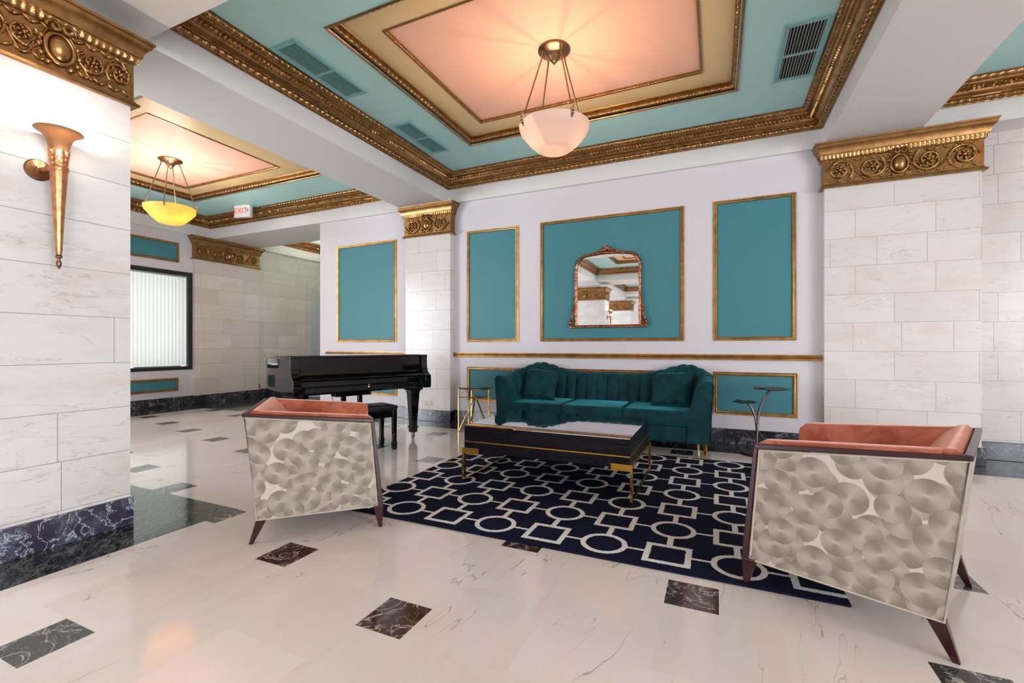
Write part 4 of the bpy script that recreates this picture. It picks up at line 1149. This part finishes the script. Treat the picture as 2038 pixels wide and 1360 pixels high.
# ------------------------------------------------------------------ gilt wall mirror
t = thing('wall_mirror', 'arched mirror in ornate copper gilt frame on the teal panel', 'mirror', (-1.245, 5.655, 1.325))
gw, zb, zs, zp = .392, .018, .745, .925
def arch_pts(w_, zspring, zpk, rc=.17, n=10):
    # vertical side, rounded shoulder, shallow arch
    pts = [(-w_, zb), (-w_, zspring)]
    for k in range(1, n + 1):
        a = math.pi - k / n * R(66); pts.append((-w_ + rc + rc * math.cos(a), zspring + rc * math.sin(a)))
    lx, lz = pts[-1]
    for k in range(1, n + 1):
        s = k / n; x = lx * (1 - s); pts.append((x, lz + (zpk - lz) * (1 - (1 - s) ** 2)))
    return pts + [(-x, z) for x, z in pts[-2::-1]]
ap = arch_pts(gw, zs, zp)
m = MB(); n = len(ap); m.add([(x, -.016, z) for x, z in ap], [tuple(range(n))]); m.build('mirror_glass', MIRROR, t)
m = MB(); dense = []
for i in range(len(ap) - 1):
    a, c = Vector((ap[i][0], 0, ap[i][1])), Vector((ap[i + 1][0], 0, ap[i + 1][1])); k = max(1, int((c - a).length / .008))
    dense += [a.lerp(c, j / k) for j in range(k)]
dense.append(Vector((ap[-1][0], 0, ap[-1][1])))
m.tube([(p.x * 1.02, -.022, p.z + .004) for p in dense], [.0155 + .003 * abs(math.sin(i * .9)) for i in range(len(dense))], 8)
m.tube([(p.x * .985, -.030, p.z - .006) for p in dense], .006, 6)
m.build('arched_frame', COPPER, t, smooth=60)
m = MB(); m.rbox(-.485, .485, -.045, 0, -.002, .022, .006, 2); m.tube([(-.47, -.040, .026), (.47, -.040, .026)], .007, 6); m.build('bottom_rail', COPPER, t, smooth=True)
m = MB(); m.add([(x * 1.03, -.002, z * 1.005) for x, z in ap], [tuple(range(n))]); m.build('backing', BLACKWOOD, t)
def curl(mb, cx, cz, r, sg, turns=1.5, th=.010, st=0.0, y=-.036):
    pts = []
    for k in range(26):
        s = k / 25; a = st + sg * turns * 2 * math.pi * s; pts.append((cx + r * (1 - .85 * s) * math.cos(a), y, cz + r * (1 - .85 * s) * math.sin(a)))
    mb.tube(pts, [th * (1 - .4 * k / 25) for k in range(26)], 6)
for sg in (-1, 1):
    m = MB()
    curl(m, sg * .452, .062, .034, -sg, 1.6, .011, R(90))
    m.ell((sg * .448, -.03, .030), (.038, .02, .016), 10, 6)
    m.tube([(sg * (.480 - .065 * s), -.032, .06 + .16 * s) for s in np.linspace(0, 1, 10)], [.014 - .006 * s for s in np.linspace(0, 1, 10)], 6)
    curl(m, sg * .432, .225, .020, sg, 1.3, .008, R(-90))
    for k in range(9): m.ell((sg * (.428 - .010 * (k / 8)), -.034, .17 + .027 * k), (.014 - .0008 * k, .012, .012), 8, 5)
    for k in range(5): m.ell((sg * (.470 - .012 * k), -.030, .09 + .03 * k), (.012, .012, .010), 8, 5)
    m.build('side_scroll', COPPER, t, smooth=60)
m = MB()
for sg in (-1, 1):
    curl(m, sg * .045, .972, .022, sg, 1.3, .008, R(90))
    for k in range(6): m.ell((sg * (.03 + .022 * k), -.034, .962 - .006 * k + .012 * (k % 2)), (.015, .013, .012), 8, 5)
    m.tube([(sg * (.02 + .135 * s), -.030, .950 - .012 * s) for s in np.linspace(0, 1, 8)], .010, 6)
m.ell((0, -.036, .985), (.022, .016, .026), 10, 7); m.ell((0, -.036, 1.010), (.012, .012, .012), 8, 6)
for k in range(5):
    a = R(30) + k * R(30); m.ell((.028 * math.cos(a), -.038, .982 + .028 * math.sin(a)), (.012, .010, .012), 8, 5)
m.build('crest', COPPER, t, smooth=60)
